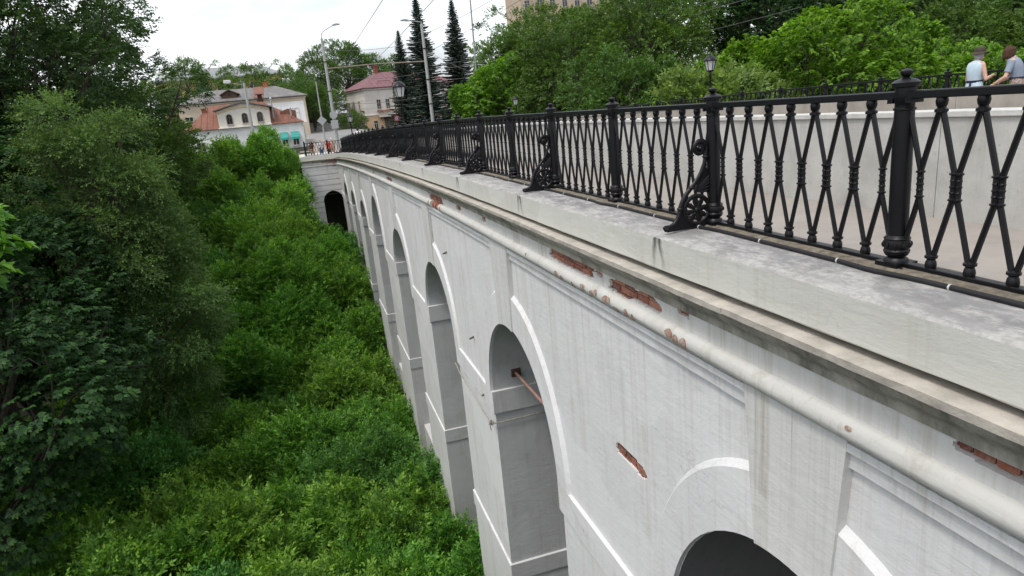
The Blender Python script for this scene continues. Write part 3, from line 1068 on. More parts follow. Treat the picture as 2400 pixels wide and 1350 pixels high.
def railing(x, y0, nb, zbase, label, brackets=None, follow=True):
    root = empty('iron_railing', (x, y0, zbase - drop(y0)), label=label, cat='railing')
    zr = zbase - drop(y0)
    for k in range(nb + 1):
        y = y0 + 2.03 * k
        link('post', POST, root, (0, y - y0, zbase - drop(y) - zr))
        if brackets and k % 2 == 0:
            copy_br(root, (0, y - y0, zbase - drop(y) - zr))
        if k == nb: break
        yn = y + 2.03
        za, zb = zbase - drop(y) - zr, zbase - drop(yn) - zr
        sl = math.atan2(zb - za, 2.03)
        ym, zm = (y + yn) / 2 - y0, (za + zb) / 2
        link('top_rail', TOPRAIL, root, (0, ym, zm + 1.077), (sl, 0, 0))
        link('bottom_rail', BOTRAIL, root, (0, ym, zm + .022), (sl, 0, 0))
        for j in range(1, 8):
            t = j / 8
            link('baluster', LOZ, root, (0, y + 2.03 * t - y0, za + (zb - za) * t + .018))
        link('half_baluster', LOZ_R, root, (0, y - y0 + .03, za + .018))
        link('half_baluster', LOZ_L, root, (0, yn - y0 - .03, zb + .018))
    return root


def bracket_proto():
    """S-scroll strut with rosette wheel and fan ribs, drawn in the plane u (outwards, -x) and v (up)"""
    P = lambda u, v, w=0.0: (-u, w, v)
    r = bpy.data.objects.new('bracket', None)
    strut = [(.07, .70), (.075, .66), (.09, .60), (.115, .53), (.15, .47), (.19, .42), (.235, .375), (.285, .325), (.325, .265), (.352, .205), (.362, .15), (.385, .10), (.42, .062), (.465, .042), (.515, .045)]
    b = MB()
    b.tube([P(*p) for p in strut], [.014, .015, .016, .017, .018, .018, .019, .02, .021, .021, .022, .022, .023, .022, .018], 8, flat=1.15)
    for q, rad in (((.082, .635), .03), ((.235, .375), .033), ((.355, .195), .032)):
        b.ellipsoid(P(*q), (rad, rad, rad * .6), 8, 5)
    # volute
    vol = []
    for k in range(30):
        a = -0.15 + k / 29 * 2 * math.pi * 1.35
        rr = .072 * (1 - .72 * k / 29)
        vol.append(P(.14 - rr * math.cos(a), .715 + rr * math.sin(a)))
    b.tube(vol, [.019 - .006 * k / 29 for k in range(30)], 8, flat=1.4)
    b.ellipsoid(P(.14, .715), (.024, .034, .024), 8, 6)
    s = b.mesh('scroll_strut', M['black'], smooth=50)
    b = MB()
    # web behind the foot
    b.prism([(-.355, .22), (-.33, .11), (-.27, .03), (-.20, .004), (-.50, .004), (-.515, .045), (-.42, .07), (-.375, .12)], 'y', -.018, .018)
    b.tube([P(.50, .03), (-.53, 0, .05)], [.03, .012], 8)
    f = b.mesh('bracket_foot', M['black'], smooth=50)
    b = MB()
    c = (.185, .168)
    N = 28
    for R_, t in ((.128, .017),):
        vs = [P(c[0] - R_ * math.cos(2 * math.pi * k / N), c[1] + R_ * math.sin(2 * math.pi * k / N)) for k in range(N + 1)]
        b.tube(vs, t, 8, caps=False, flat=1.3)
    arc = [P(c[0] - .158 * math.cos(a), c[1] + .158 * math.sin(a)) for a in [R(-165) + R(190) * k / 16 for k in range(17)]]
    b.tube(arc, .014, 7, flat=1.3)
    w = b.mesh('wheel_ring', M['black'], smooth=50)
    b = MB()
    for k in range(8):
        a = 2 * math.pi * k / 8 + .2
        ca, sa = math.cos(a), math.sin(a)
        ctr = []
        for rr, wd in ((.022, .012), (.05, .019), (.08, .026), (.1, .02), (.118, .008)):
            for s_ in (-1, 0, 1):
                ctr.append(P(c[0] - (rr * ca - s_ * wd * sa), c[1] + rr * sa + s_ * wd * ca, .012 if s_ == 0 else .002))
        n0 = len(b.v)
        b.v.extend(ctr)
        # both faces of each petal
        m = len(ctr)
        b.v.extend([(p[0], -p[1], p[2]) for p in ctr])
        for i in range(4):
            for j in range(2):
                q = [n0 + i * 3 + j, n0 + i * 3 + j + 1, n0 + (i + 1) * 3 + j + 1, n0 + (i + 1) * 3 + j]
                b.f.append(q); b.mi.append(0)
                b.f.append([v + m for v in reversed(q)]); b.mi.append(0)
    b.ellipsoid(P(*c), (.028, .026, .028), 10, 6)
    ro = b.mesh('rosette', M['black'], smooth=60, fix=False)
    b = MB()
    for k in range(7):
        t = k / 6
        e = (.062 - .004 * k, .335 + .20 * t) if k < 5 else (.07 + .02 * (k - 4), .53 + .015 * (k - 4))
        mid = ((.20 + e[0]) / 2 + .01, (.345 + e[1]) / 2 - .012)
        b.tube([P(.205 - .008 * k, .335 + .012 * k), P(*mid), P(*e)], [.007, .012, .014], 6)
    b.prism([(-.21, .33), (-.06, .315), (-.06, .52), (-.11, .55), (-.15, .46)], 'y', -.006, .006)
    fr = b.mesh('fan_ribs', M['black'], smooth=50)
    return [('scroll_strut', s), ('bracket_foot', f), ('wheel_ring', w), ('rosette', ro), ('fan_ribs', fr)]


POST = post_mesh()
LOZ, LOZ_R, LOZ_L = loz_mesh((-1, 1)), loz_mesh((1,)), loz_mesh((-1,))
TOPRAIL = MB().box(-.036, .036, -1.015, 1.015, -.024, .024).mesh('top_rail', M['black'], bevel=.006)
BOTRAIL = MB().box(-.03, .03, -1.015, 1.015, -.02, .025).mesh('bottom_rail', M['black'], bevel=.004)
BR = bracket_proto()


def copy_br(parent, loc):
    e = bpy.data.objects.new('bracket', None)
    COL.objects.link(e)
    e.parent = parent
    e.location = loc
    for n, me in BR:
        link(n, me, e)


railing(3.55, 3.34 - 2.03 * 3, 31, -1.222, 'near black cast-iron railing with lattice bars and wheel brackets along the coping', True)
railing(15.3, 13.2 - 2.03 * 3, 27, -1.285, 'far black railing behind the two women, in front of the hillside trees')
# railing turning out along the head of the end tower: lighter posts and bars
er = empty('iron_railing', (3.4, 62.2, -1.24 + ZT), label='short dark railing on top of the end block, people behind it', cat='railing')
for x in (-2.85, -.95):
    link('post', POST, er, (x, 0, 0))
for x0, nb in ((-2.85, 8), (-.95, 5)):
    for j in range(1, nb):
        link('baluster', LOZ, er, (x0 + j * D * .94, 0, .018), (0, 0, R(90)))
MB().box(-2.85, .2, -.03, .03, 1.055, 1.1).build('top_rail', M['black'], er)
MB().box(-2.85, .2, -.03, .03, .005, .045).build('bottom_rail', M['black'], er)
es = empty('iron_railing', (0.55, 62.2, -1.24 + ZT), label='short dark railing along the outer side of the end block', cat='railing')
for k in range(3):
    if k: link('post', POST, es, (0, 2.03 * k, 0))
    if k < 2:
        for j in range(1, 8): link('baluster', LOZ, es, (0, 2.03 * (k + j / 8), .018))
        link('top_rail', TOPRAIL, es, (0, 2.03 * (k + .5), 1.077)); link('bottom_rail', BOTRAIL, es, (0, 2.03 * (k + .5), .022))

# grit along the railing foot and the black cable with its clips
def grit():
    b = MB()
    ys = np.arange(Y_NEAR, 40, 0.12)
    for i, y in enumerate(ys):
        y = float(y); d = drop(y)
        for j, (x, z) in enumerate(((3.425, -1.222), (3.46, -1.206), (3.55, -1.200), (3.66, -1.205), (3.73, -1.222))):
            b.v.append((x + .03 * nz(y * 3, j * 5, 1), y, z - d + .007 * nz(y * 6, j * 4, 2)))
    for i in range(len(ys) - 1):
        for j in range(4):
            b.f.append([i * 5 + j, i * 5 + j + 1, i * 5 + j + 6, i * 5 + j + 5]); b.mi.append(0)
    o = part(b, 'grit_strip', M['dirt']); o['kind'] = 'stuff'


grit()
cb = empty('cable', (3.38, 2, -1.2), label='black rubber cable lying along the coping at the railing foot', cat='cable')
pts = []
y = Y_NEAR
while y < 50:
    near_post = min(abs(y - (3.34 + 2.03 * k)) for k in range(-5, 30))
    pts.append((3.375 + .025 * nz(y * .7, 1, 1) - .03 * max(0, 1 - near_post / .3) - 3.38, y - 2, -1.206 - drop(y) + 1.2 + .006 * nz(y * 1.5, 4, 4)))
    y += 0.14
MB().tube(pts, .017, 8).build('cable_sheath', M['cable'], cb, smooth=60)
clip = MB().lathe([(.019, -.006), (.019, .006)], n=10)
cm = clip.mesh('cable_clip', M['clip'], smooth=40)
for k in range(26):
    p = pts[4 + k * 6]
    link('cable_clip', cm, cb, p, (R(90), 0, 0))

# old rope tied round the pier under its band
rp = empty('rope', (3.0, 12.87, -6.45), label='frayed pale rope knotted at the pier corner beside the second arch', cat='rope')
rope_mat = simple('rope_fibre', (.42, .39, .33), .95, .3, 20)
front = [(-.02 - .01 * math.sin(k), 3.45 * k / 10, .02 + .10 * (1 - (k / 5 - 1) ** 2) * -1 + .16 * k / 10) for k in range(11)]
MB().tube(front, .014, 6).build('rope_strand', rope_mat, rp, smooth=60)
MB().tube([(-.02, 0, .02), (.05, -.06, .0), (1.0, -.06, .02), (2.6, -.06, .05)], .014, 6).build('rope_strand', rope_mat, rp, smooth=60)
kn = []
for k in range(28):
    a = k * 1.1
    kn.append((-.04 + .045 * math.cos(a), -.02 + .05 * math.sin(a * 1.3), .02 + .05 * math.sin(a * .7)))
MB().tube(kn, .014, 6).tube([(-.05, 0, 0), (-.07, -.02, -.08), (-.05, 0, -.16)], .012, 5).build('knot', rope_mat, rp, smooth=60)


# ------------------------------------------------------------------ vegetation
def unit(a):
    return a / np.maximum(np.linalg.norm(a, axis=-1, keepdims=True), 1e-9)


def np_mesh(name, verts, faces, mat, young=None):
    """verts (n,3), faces (m,k) with one face size"""
    me = bpy.data.meshes.new(name)
    n, (m, k) = len(verts), faces.shape
    me.vertices.add(n); me.loops.add(m * k); me.polygons.add(m)
    me.vertices.foreach_set('co', np.asarray(verts, np.float32).ravel())
    me.loops.foreach_set('vertex_index', np.asarray(faces, np.int32).ravel())
    me.polygons.foreach_set('loop_start', np.arange(0, m * k, k, dtype=np.int32))
    me.materials.append(mat)
    if young is not None:
        at = me.attributes.new('young', 'FLOAT', 'POINT')
        at.data.foreach_set('value', np.asarray(young, np.float32))
    me.update()
    return me


def shoot_template(kind, rng):
    """leaf blades of one shoot: x along the twig, z the upper side. Each blade four corners, folded on its midrib"""
    out, yg = [], []
    def blade(p, d, L, W, up, fold=0.25, sag=0.15, y=0.0):
        yg.append(y)
        d = d / np.linalg.norm(d)
        s = np.cross(up, d); s /= max(np.linalg.norm(s), 1e-6)
        u = np.cross(d, s)
        b = p
        out.append([b, p + d * L * .42 + s * W + u * fold * W, p + d * L - u * sag * L, p + d * L * .42 - s * W + u * fold * W])
    if kind == 'compound':          # box elder, ash: leaves of three to five leaflets
        nl = 5
        for i in range(nl):
            t = .15 + .85 * i / (nl - 1)
            a = i * 2.4 + rng.uniform(-.4, .4)
            d = np.array([.55, math.cos(a) * .8, .25 + .2 * math.sin(a)]) if i < nl - 1 else np.array([1, 0, .2])
            p = np.array([t * .30, 0, .05 * t])
            tip = p + d * .13
            up = np.array([-.2, 0, 1.0]) + rng.normal(0, .28, 3)
            for q in (-1, 0, 1):
                dd = d / np.linalg.norm(d) + np.array([0, q * .75, -.15 * abs(q)]) * np.array([1, 1, 1])
                if q: dd = dd + np.cross([0, 0, 1], d) * q * .4
                blade(tip if q == 0 else p + d * .085, dd, rng.uniform(.085, .12), rng.uniform(.022, .032), up + rng.normal(0, .2, 3), y=1.0 if i == nl - 1 else .45 if i == nl - 2 else 0)
    elif kind == 'broad':           # maple: broad flat blades, shingled
        nl = 6
        for i in range(nl):
            a = i * 2.4 + rng.uniform(-.5, .5)
            t = .1 + .9 * i / (nl - 1)
            d = np.array([.6 + .4 * t, math.cos(a), .15 * math.sin(a) - .15])
            p = np.array([t * .2, math.cos(a) * .05, .04 * t])
            up = np.array([.15, 0, 1.0]) + rng.normal(0, .25, 3)
            dn = d / np.linalg.norm(d)
            L = rng.uniform(.105, .15)
            for q in (-1, 0, 1):      # three lobes
                dd = dn + np.cross([0, 0, 1], dn) * q * 1.0
                blade(p, dd, L * (1 if q == 0 else .8), L * .30, up, .15, .2, 1.0 if i == nl - 1 else 0)
    elif kind == 'fine':            # willow, birch: small blades on a thin drooping twig
        nl = 13
        for i in range(nl):
            t = i / (nl - 1)
            a = i * 2.4 + rng.uniform(-.5, .5)
            d = np.array([.7, math.cos(a) * .8, math.sin(a) * .5 - .25])
            p = np.array([t * .42, 0, -.10 * t * t])
            blade(p, d, rng.uniform(.055, .085), rng.uniform(.014, .022), np.array([0, 0, 1.0]) + rng.normal(0, .5, 3), .2, .1, max(0, t - .55))
    elif kind == 'oval':            # lime, elm: ordinary leaves in loose sprays
        nl = 9
        for i in range(nl):
            t = .1 + .9 * i / (nl - 1)
            a = i * 2.4 + rng.uniform(-.5, .5)
            d = np.array([.6, math.cos(a), .25 * math.sin(a)])
            p = np.array([t * .32, 0, .02])
            blade(p, d, rng.uniform(.08, .12), rng.uniform(.028, .04), np.array([0, 0, 1.0]) + rng.normal(0, .4, 3), .2, .15, max(0, t - .5))
    return np.array(out), np.array(yg)            # (leaves, 4, 3), freshness of each blade


def tube_arrays(path, rad, n=6):
    b = MB(); b.tube(path, rad, n, caps=False)
    return b.v, b.f


def make_tree(seed, H, zb, rx, kind, mat, bark, nclump, nshoot, size=1.0, rc=0.36, up=0.55, dome=1.0, low=0.0, shell=(0.5, 0.95), trunk_r=0.16, fork=0.45, hang=0.0):
    """returns (trunk mesh, crown mesh): base at the origin, crown between zb and H, radius rx"""
    rng = np.random.default_rng(seed)
    rz = (H - zb) / 2
    c0 = np.array([0, 0, zb + rz])
    # clump centres spread over the crown
    k = np.arange(nclump) + .5
    ph = np.arccos(1 - (2 - low) * k / nclump); th = np.pi * (1 + 5 ** .5) * k + rng.uniform(0, 6.28)
    dirs = np.stack([np.cos(th) * np.sin(ph), np.sin(th) * np.sin(ph), np.cos(ph)], 1)
    dirs = unit(dirs + rng.normal(0, .16, dirs.shape))
    fr = rng.uniform(*shell, nclump) ** .8
    wob = 1 + .16 * rng.normal(0, 1, nclump)
    cen = c0 + dirs * np.array([rx, rx, rz * dome]) * (fr * np.clip(wob, .72, 1.25))[:, None] * .82
    crad = rx * rc * rng.uniform(.65, 1.25, nclump)
    # shoots on the clumps
    pick = rng.choice(nclump, nshoot, p=(crad ** 2) / (crad ** 2).sum())
    sd = unit(rng.normal(0, 1, (nshoot, 3)))
    outd = unit((cen[pick] - c0) / np.array([rx, rx, rz]))
    sd = unit(sd + .55 * outd + np.array([0, 0, .25]))
    pr = crad[pick] * rng.uniform(.25, 1.0, nshoot) ** .45
    squash = np.array([1, 1, .75])
    pos = cen[pick] + sd * pr[:, None] * squash
    out = unit(sd * .7 + outd * .6 + np.array([0, 0, up - hang]) + rng.normal(0, .3, (nshoot, 3)))
    zax = unit(np.array([0, 0, 1.0]) * .9 + sd * .55 + rng.normal(0, .28, (nshoot, 3)))
    xax = out - zax * (out * zax).sum(1, keepdims=True) * .7
    xax = unit(xax); yax = unit(np.cross(zax, xax)); zax = np.cross(xax, yax)
    temps = [shoot_template(kind, rng) for _ in range(7)]
    ti = rng.integers(0, 7, nshoot)
    sc = size * rng.uniform(.75, 1.3, nshoot)
    V, Yg = [], []
    for t in range(7):
        m = np.where(ti == t)[0]
        T = temps[t][0].reshape(-1, 3)
        Yg.append(np.tile(np.repeat(temps[t][1], 4), len(m)))
        W = (T[None, :, 0, None] * xax[m][:, None] + T[None, :, 1, None] * yax[m][:, None] + T[None, :, 2, None] * zax[m][:, None]) * sc[m][:, None, None]
        W += pos[m][:, None]
        V.append(W.reshape(-1, 3))
    V = np.concatenate(V)
    nl = len(V) // 4
    i4 = np.arange(nl)[:, None] * 4
    F = np.concatenate([i4 + np.array([0, 1, 2]), i4 + np.array([0, 2, 3])], 0).reshape(2, nl, 3).transpose(1, 0, 2).reshape(-1, 3)
    crown = np_mesh('crown', V, F, mat, np.concatenate(Yg))
    # wood
    b = MB()
    tp = [Vector((0, 0, -1.0))]
    hh = zb + (H - zb) * fork
    for i in range(1, 7):
        t = i / 6
        tp.append(Vector((rng.normal(0, .05) * t * rx * .6, rng.normal(0, .05) * t * rx * .6, hh * t)))
    b.tube(tp, [trunk_r * (1.25 if i == 0 else 1 - .55 * i / 6) for i in range(7)], 9)
    order = np.argsort(-crad)[:min(nclump, 26)]
    for j in order:
        t = rng.uniform(.45, 1.0)
        p0 = tp[int(t * 6)]
        p2 = Vector(cen[j]); mid = p0.lerp(p2, .5) + Vector((rng.normal(0, .12), rng.normal(0, .12), -.08 * rx + rng.normal(0, .1)))
        r0 = trunk_r * .45
        b.tube([p0, p0.lerp(mid, .5) + Vector((0, 0, -.03 * rx)), mid, mid.lerp(p2, .6), p2], [r0, r0 * .8, r0 * .6, r0 * .4, r0 * .15], 6, caps=False)
        for _ in range(3):
            e = p2 + Vector(rng.normal(0, 1, 3)) * float(crad[j]) * .6
            b.tube([mid.lerp(p2, .7), p2.lerp(e, .5), e], [r0 * .28, r0 * .18, r0 * .08], 4, caps=False)
    trunk = b.mesh('trunk', bark, smooth=60, fix=False)
    return trunk, crown


def make_thicket(seed, H, rx, kind, mat, bark, nstem, nshoot, size, rs_=1.0, hs=1.5):
    """many-stemmed young tree: each stem carries its own pointed mound of leaves"""
    rng = np.random.default_rng(seed)
    st = []
    while len(st) < nstem:
        a, r = rng.uniform(0, 6.28), rx * math.sqrt(rng.uniform(0, 1))
        p = np.array([r * math.cos(a), r * math.sin(a)])
        if all(np.linalg.norm(p - q[:2]) > rx * .62 for q in st) or rng.random() < .02:
            st.append(np.array([p[0], p[1], H - rng.uniform(0, 1.25) - .16 * r * r / rx]))
    st = np.array(st)
    st[np.argmax(st[:, 2]), 2] = H
    rad = rs_ * rng.uniform(.75, 1.25, nstem)
    pick = rng.choice(nstem, nshoot, p=rad ** 2 / (rad ** 2).sum())
    u = rng.uniform(-.35, 1, nshoot); th = rng.uniform(0, 6.28, nshoot)
    sn = np.sqrt(1 - u * u)
    sd = np.stack([np.cos(th) * sn, np.sin(th) * sn, u], 1)
    # lumps on each mound
    ph = rng.uniform(0, 6.28, nstem)
    lump = 1 + .22 * np.sin(3 * th + ph[pick]) * np.sin(4 * u + ph[pick] * 2)
    f = rng.uniform(.2, 1.0, nshoot) ** .35 * lump
    hh = hs * rad / rs_
    cen = st[pick] - np.array([0, 0, 1]) * hh[pick][:, None]
    pos = cen + sd * f[:, None] * np.stack([rad[pick], rad[pick], hh[pick]], 1)
    out = unit(sd * .8 + np.array([0, 0, .75]) + rng.normal(0, .3, (nshoot, 3)))
    zax = unit(np.array([0, 0, 1.0]) * .8 + sd * .5 + rng.normal(0, .35, (nshoot, 3)))
    xax = unit(out - zax * (out * zax).sum(1, keepdims=True) * .75)
    yax = unit(np.cross(zax, xax)); zax = np.cross(xax, yax)
    V, Yg = [], []
    temps = [shoot_template(kind, rng) for _ in range(7)]
    ti = rng.integers(0, 7, nshoot)
    sc = size * rng.uniform(.7, 1.3, nshoot)
    for t in range(7):
        m = np.where(ti == t)[0]
        T = temps[t][0].reshape(-1, 3)
        Yg.append(np.tile(np.repeat(temps[t][1], 4), len(m)))
        W = (T[None, :, 0, None] * xax[m][:, None] + T[None, :, 1, None] * yax[m][:, None] + T[None, :, 2, None] * zax[m][:, None]) * sc[m][:, None, None]
        V.append((W + pos[m][:, None]).reshape(-1, 3))
    V = np.concatenate(V)
    nl = len(V) // 4
    i4 = np.arange(nl)[:, None] * 4
    F = np.concatenate([i4 + np.array([0, 1, 2]), i4 + np.array([0, 2, 3])], 1).reshape(-1, 3)
    crown = np_mesh('crown', V, F, mat, np.concatenate(Yg))
    b = MB()
    for p, r in zip(st, rad):
        base = Vector((p[0] * .15, p[1] * .15, -1))
        tip = Vector(p) - Vector((0, 0, .25))
        b.tube([base, base.lerp(tip, .45) + Vector((p[0] * .12, p[1] * .12, 0)), base.lerp(tip, .8), tip], [.08, .06, .04, .012], 6)
        for _ in range(5):
            q = base.lerp(tip, rng.uniform(.75, .95))
            e = q + Vector((rng.normal(0, .5), rng.normal(0, .5), rng.uniform(.1, .5))) * float(r)
            b.tube([q, q.lerp(e, .5) + Vector((0, 0, -.04)), e], [.02, .014, .006], 4, caps=False)
    return b.mesh('trunk', bark, smooth=60, fix=False), crown


def plant_tree(proto, name, loc, scale, rz, label, group=None, cat='tree', sz=None, tilt=(0, 0)):
    e = empty(name, loc, rz, label, cat, group)
    e.rotation_euler = (tilt[0], tilt[1], rz)
    e.scale = (scale, scale, sz or scale)
    link('trunk', proto[0], e)
    link('crown', proto[1], e)
    return e


def by_top(proto_h, x, y, ztop, name, proto, label, group=None, scale=1.0, rz=None, cat='tree', sink=0.5):
    """set a tree so that its top comes to ztop: the trunk is stretched down to the ground by the tree's scale"""
    zg = ground_z(x, y)
    if rz is None: rz = random.uniform(0, 6.28)
    return plant_tree(proto, name, (x, y, ztop - proto_h * scale), scale, rz, label, group, cat)


# box elders of the ravine thicket: crown top at 9 m
ELD = [make_thicket(100 + s, 9.0, 2.5, 'compound', M['leaf_elder' if s < 4 else 'leaf_elder_cool'], M['bark'], 6, 3500, 1.2, 1.12, 2.1) for s in range(6)]


def canopy_z(x, y):
    """height of the thicket's upper surface"""
    pts = [(8, -10.2), (14, -10.9), (18, -11.9), (24, -12.4), (30, -12.7), (34, -12.0), (38, -9.8), (43, -7.9), (50, -7.6), (56, -8.0), (62, -8.0)]
    z = pts[-1][1]
    for (a, za), (b, zb) in zip(pts, pts[1:]):
        if y < a: z = za; break
        if a <= y <= b: z = za + (zb - za) * (y - a) / (b - a); break
    # the far bank climbs towards the left, in front of the house
    z += (4.2 * sstep(40, 54, y) + 3.6 * sstep(54, 60, y)) * sstep(.3, -2.2, x)
    z += 1.3 * sstep(-2, -9, x) * sstep(40, 28, y)
    return z


rs = random.Random(5)
ORD = ['first', 'second', 'third', 'fourth', 'fifth', 'sixth', 'seventh', 'eighth']


def elder_label(px, py):
    if py > 49:
        if px > -2.6: return 'box elder on the far bank touching the rusticated end block', 'box elders at the end block'
        if px > -6: return 'box elder on the far bank right below the three-window gable', 'box elders below the gable'
        return 'box elder on the far bank below the left end of the rusty roof', 'box elders below the rusty roof'
    if px > -1.4:
        k = min(range(1, 9), key=lambda q: abs(ARCH[q][0] - py))
        return 'leafy box elder against the white bridge under the %s arch from the right' % ORD[k - 1], 'box elders under the %s arch' % ORD[k - 1]
    if py < 17: return 'bright green box elder along the bottom edge of the frame', 'box elders at the bottom edge'
    if py < 26:
        if px < -5.5: return 'bright green box elder beside the nearest dark maple', 'box elders beside the dark maple'
        return 'bright green box elder in the open foreground of the ravine thicket', 'box elders in the ravine foreground'
    if px < -5.5: return 'shaded box elder under the grey-green willows', 'box elders under the willows'
    if py < 37: return 'box elder in the middle of the thicket, level with the third to fifth arches', 'box elders in the middle of the ravine'
    return 'box elder in the far part of the thicket, before the bank climbs to the house', 'box elders in the far part of the ravine'


row = 0
y = 9.5
while y < 61.5:
    x = 1.0 if row % 2 else -.1
    while x > -12.5:
        px, py = x + rs.uniform(-.8, .5), y + rs.uniform(-.9, .9)
        px = min(px, 1.15)
        s = rs.uniform(.8, 1.12)
        zt = canopy_z(px, py) + rs.uniform(-1.3, .9)
        # leave room for the hollow beneath the willow
        if -9.5 < px < -4.4 and 38 < py < 50: zt -= 1.2
        lab = elder_label(px, py)
        if not (py > 56 and px > -1.0):
            by_top(9.0, px, py, zt, 'box_elder', ELD[rs.randrange(6)], lab[0], lab[1], s, rs.uniform(0, 6.28))
        x -= 3.1
    y += 2.75
    row += 1

by_top(9.0, -2.75, 61.8, -1.6, 'box_elder', ELD[1], 'tall box elder right beside the outer corner of the end block', None, .82, 1.1)
by_top(9.0, -3.6, 63.2, -.5, 'box_elder', ELD[2], 'tall box elder in front of the teal awnings', None, 1.0, 2.9)
# thicket on the other side, pressing against the far face of the arcade
for k in range(13):
    px, py = 18.3 + rs.uniform(-.5, .8), 7.0 + k * 3.6
    by_top(9.0, px, py, -3.6 - rs.uniform(0, 1.5), 'box_elder', ELD[rs.randrange(6)], 'box elder hidden below the far side of the bridge', 'box elders behind the bridge', 1.25, rs.uniform(0, 6.28))

# tall trees on the left
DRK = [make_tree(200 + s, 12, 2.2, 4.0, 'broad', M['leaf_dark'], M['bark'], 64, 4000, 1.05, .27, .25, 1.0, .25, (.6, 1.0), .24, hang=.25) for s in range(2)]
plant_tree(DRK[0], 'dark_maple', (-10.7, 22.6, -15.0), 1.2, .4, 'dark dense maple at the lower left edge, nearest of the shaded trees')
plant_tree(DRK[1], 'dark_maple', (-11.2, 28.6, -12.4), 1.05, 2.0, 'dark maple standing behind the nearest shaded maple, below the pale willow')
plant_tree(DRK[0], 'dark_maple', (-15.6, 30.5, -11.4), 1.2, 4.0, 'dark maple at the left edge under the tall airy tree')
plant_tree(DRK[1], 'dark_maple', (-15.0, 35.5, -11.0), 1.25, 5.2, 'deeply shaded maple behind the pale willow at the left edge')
WIL = [make_tree(300, 15, 2.0, 3.5, 'fine', M['leaf_birch'], M['bark'], 90, 7600, 1.6, .24, .35, 1.0, .15, (.45, 1.0), .2, fork=.7)]
plant_tree(WIL[0], 'willow', (-8.2, 32.0, -11.8), .98, 1.0, 'tall grey-green willow with fine leaves, left of the ravine')
plant_tree(WIL[0], 'willow', (-7.3, 31.0, -15.2), .85, 3.6, 'lower grey-green willow leaning over the dark hollow')
OAK = [make_tree(400, 22, 8.0, 6.6, 'oval', M['leaf_oak'], M['bark'], 84, 7200, 1.6, .24, .45, 1.0, .25, (.55, 1.05), .3, fork=.6)]
plant_tree(OAK[0], 'poplar', (-13.2, 40.0, -10.3), 1.0, .3, 'tall airy dark tree rising against the sky at top left')
plant_tree(OAK[0], 'poplar', (-13.0, 52.0, -12.0), 1.0, 4.2, 'tall dark tree standing behind the airy tree at top left')
plant_tree(OAK[0], 'poplar', (-19.0, 36.0, -11.5), 1.05, 2.5, 'tall dark tree cut off by the left edge of the frame')
MID = [make_tree(450 + s, 12, 3.0, 4.0, 'oval', M['leaf_hill'], M['bark'], 46, 3000, 1.5, .31, .5, 1.0, .3, (.55, 1.0), .2) for s in range(3)]
plant_tree(MID[0], 'elm', (-9.4, 47.5, -8.6), .95, 1.2, 'mid-green rounded tree between the willow and the red roof')
plant_tree(MID[1], 'elm', (-14.5, 52.0, -7.5), 1.0, 3.2, 'mid-green tree behind the tall willow, left of the long house')
# near maple spray poking in at the left edge
NM = make_tree(480, 5.2, 2.6, 1.35, 'broad', M['leaf_elder'], M['bark'], 22, 420, 1.0, .30, .3, 1.0, .3, (.5, 1.0), .06)
plant_tree(NM, 'young_maple', (-3.66, 6.0, -3.8), .82, 1.0, 'young maple with large light leaves at the left edge, nearest of all')

# ---- hillside on the right, beyond the far railing
BRI = [make_tree(500 + s, 9.5, 2.2, 4.3, 'broad', M['leaf_bright'], M['bark'], 46, 2500, 1.55, .30, .55, 1.0, .3, (.6, 1.0), .2) for s in range(2)]
for i, (x, y, zt, s, v, lab) in enumerate([
        (26.0, 30.5, 3.3, 1.15, 0, 'bright yellow-green maple, tallest of the light trees beyond the far railing'),
        (30.8, 31.5, 2.4, 1.0, 1, 'bright yellow-green maple behind the woman in the hat'),
        (21.8, 32.0, 1.7, .8, 1, 'smaller yellow-green maple just right of the far lantern'),
        (36.5, 30.0, 1.3, .95, 0, 'bright maple at the right edge behind the brown-haired woman'),
        (18.6, 56.0, 4.3, 1.0, 0, 'bright green tree right of the spruces, above the railing'),
        (15.9, 60.0, 3.0, .6, 1, 'low bright green bush below the spruces at the bridge end')]):
    by_top(9.5, x, y, zt, 'bright_maple', BRI[v], lab, None, s)
SHR = [make_tree(520, 6.0, 1.0, 2.6, 'compound', M['leaf_far'], M['bark'], 30, 1400, 1.9, .33, .8, 1.0, .4, (.5, 1.0), .1)]
by_top(6, 17.9, 27.5, .55, 'shrub', SHR[0], 'pale green shrub with long leaves left of the far lantern', None, 1.0, None, 'shrub')
by_top(6, 20.4, 28.5, .2, 'shrub', SHR[0], 'pale green shrub right under the far lantern', None, .8, None, 'shrub')
hill = [(21.5, 63.0, 7.4, .8, 1), (19.5, 39.0, 3.2, .95, 2), (23.5, 43.5, 7.0, 1.1, 0), (20.5, 50.0, 6.3, 1.0, 1), (28.0, 47.0, 8.5, 1.15, 2), (33.0, 43.0, 8.0, 1.1, 0), (38.0, 47.0, 9.0, 1.2, 1),
        (44.0, 42.0, 8.5, 1.2, 2), (50.0, 45.0, 9.0, 1.2, 0), (26.0, 60.0, 8.4, 1.2, 1), (34.0, 60.0, 13.0, 1.25, 2), (44.0, 60.0, 14.0, 1.3, 0), (42.0, 36.0, 5.0, 1.0, 1),
        (50.0, 36.0, 6.0, 1.1, 2), (56.0, 40.0, 9.0, 1.2, 0), (22.5, 36.5, 1.8, .75, 1), (58.0, 52.0, 13.0, 1.3, 1), (44.0, 31.0, 4.2, 1.0, 2), (52.0, 30.0, 6.0, 1.1, 0), (60.0, 34.0, 9.0, 1.2, 1), (64.0, 44.0, 13.0, 1.3, 2), (68.0, 36.0, 12.0, 1.3, 0), (47.0, 52.0, 12.5, 1.25, 2)]
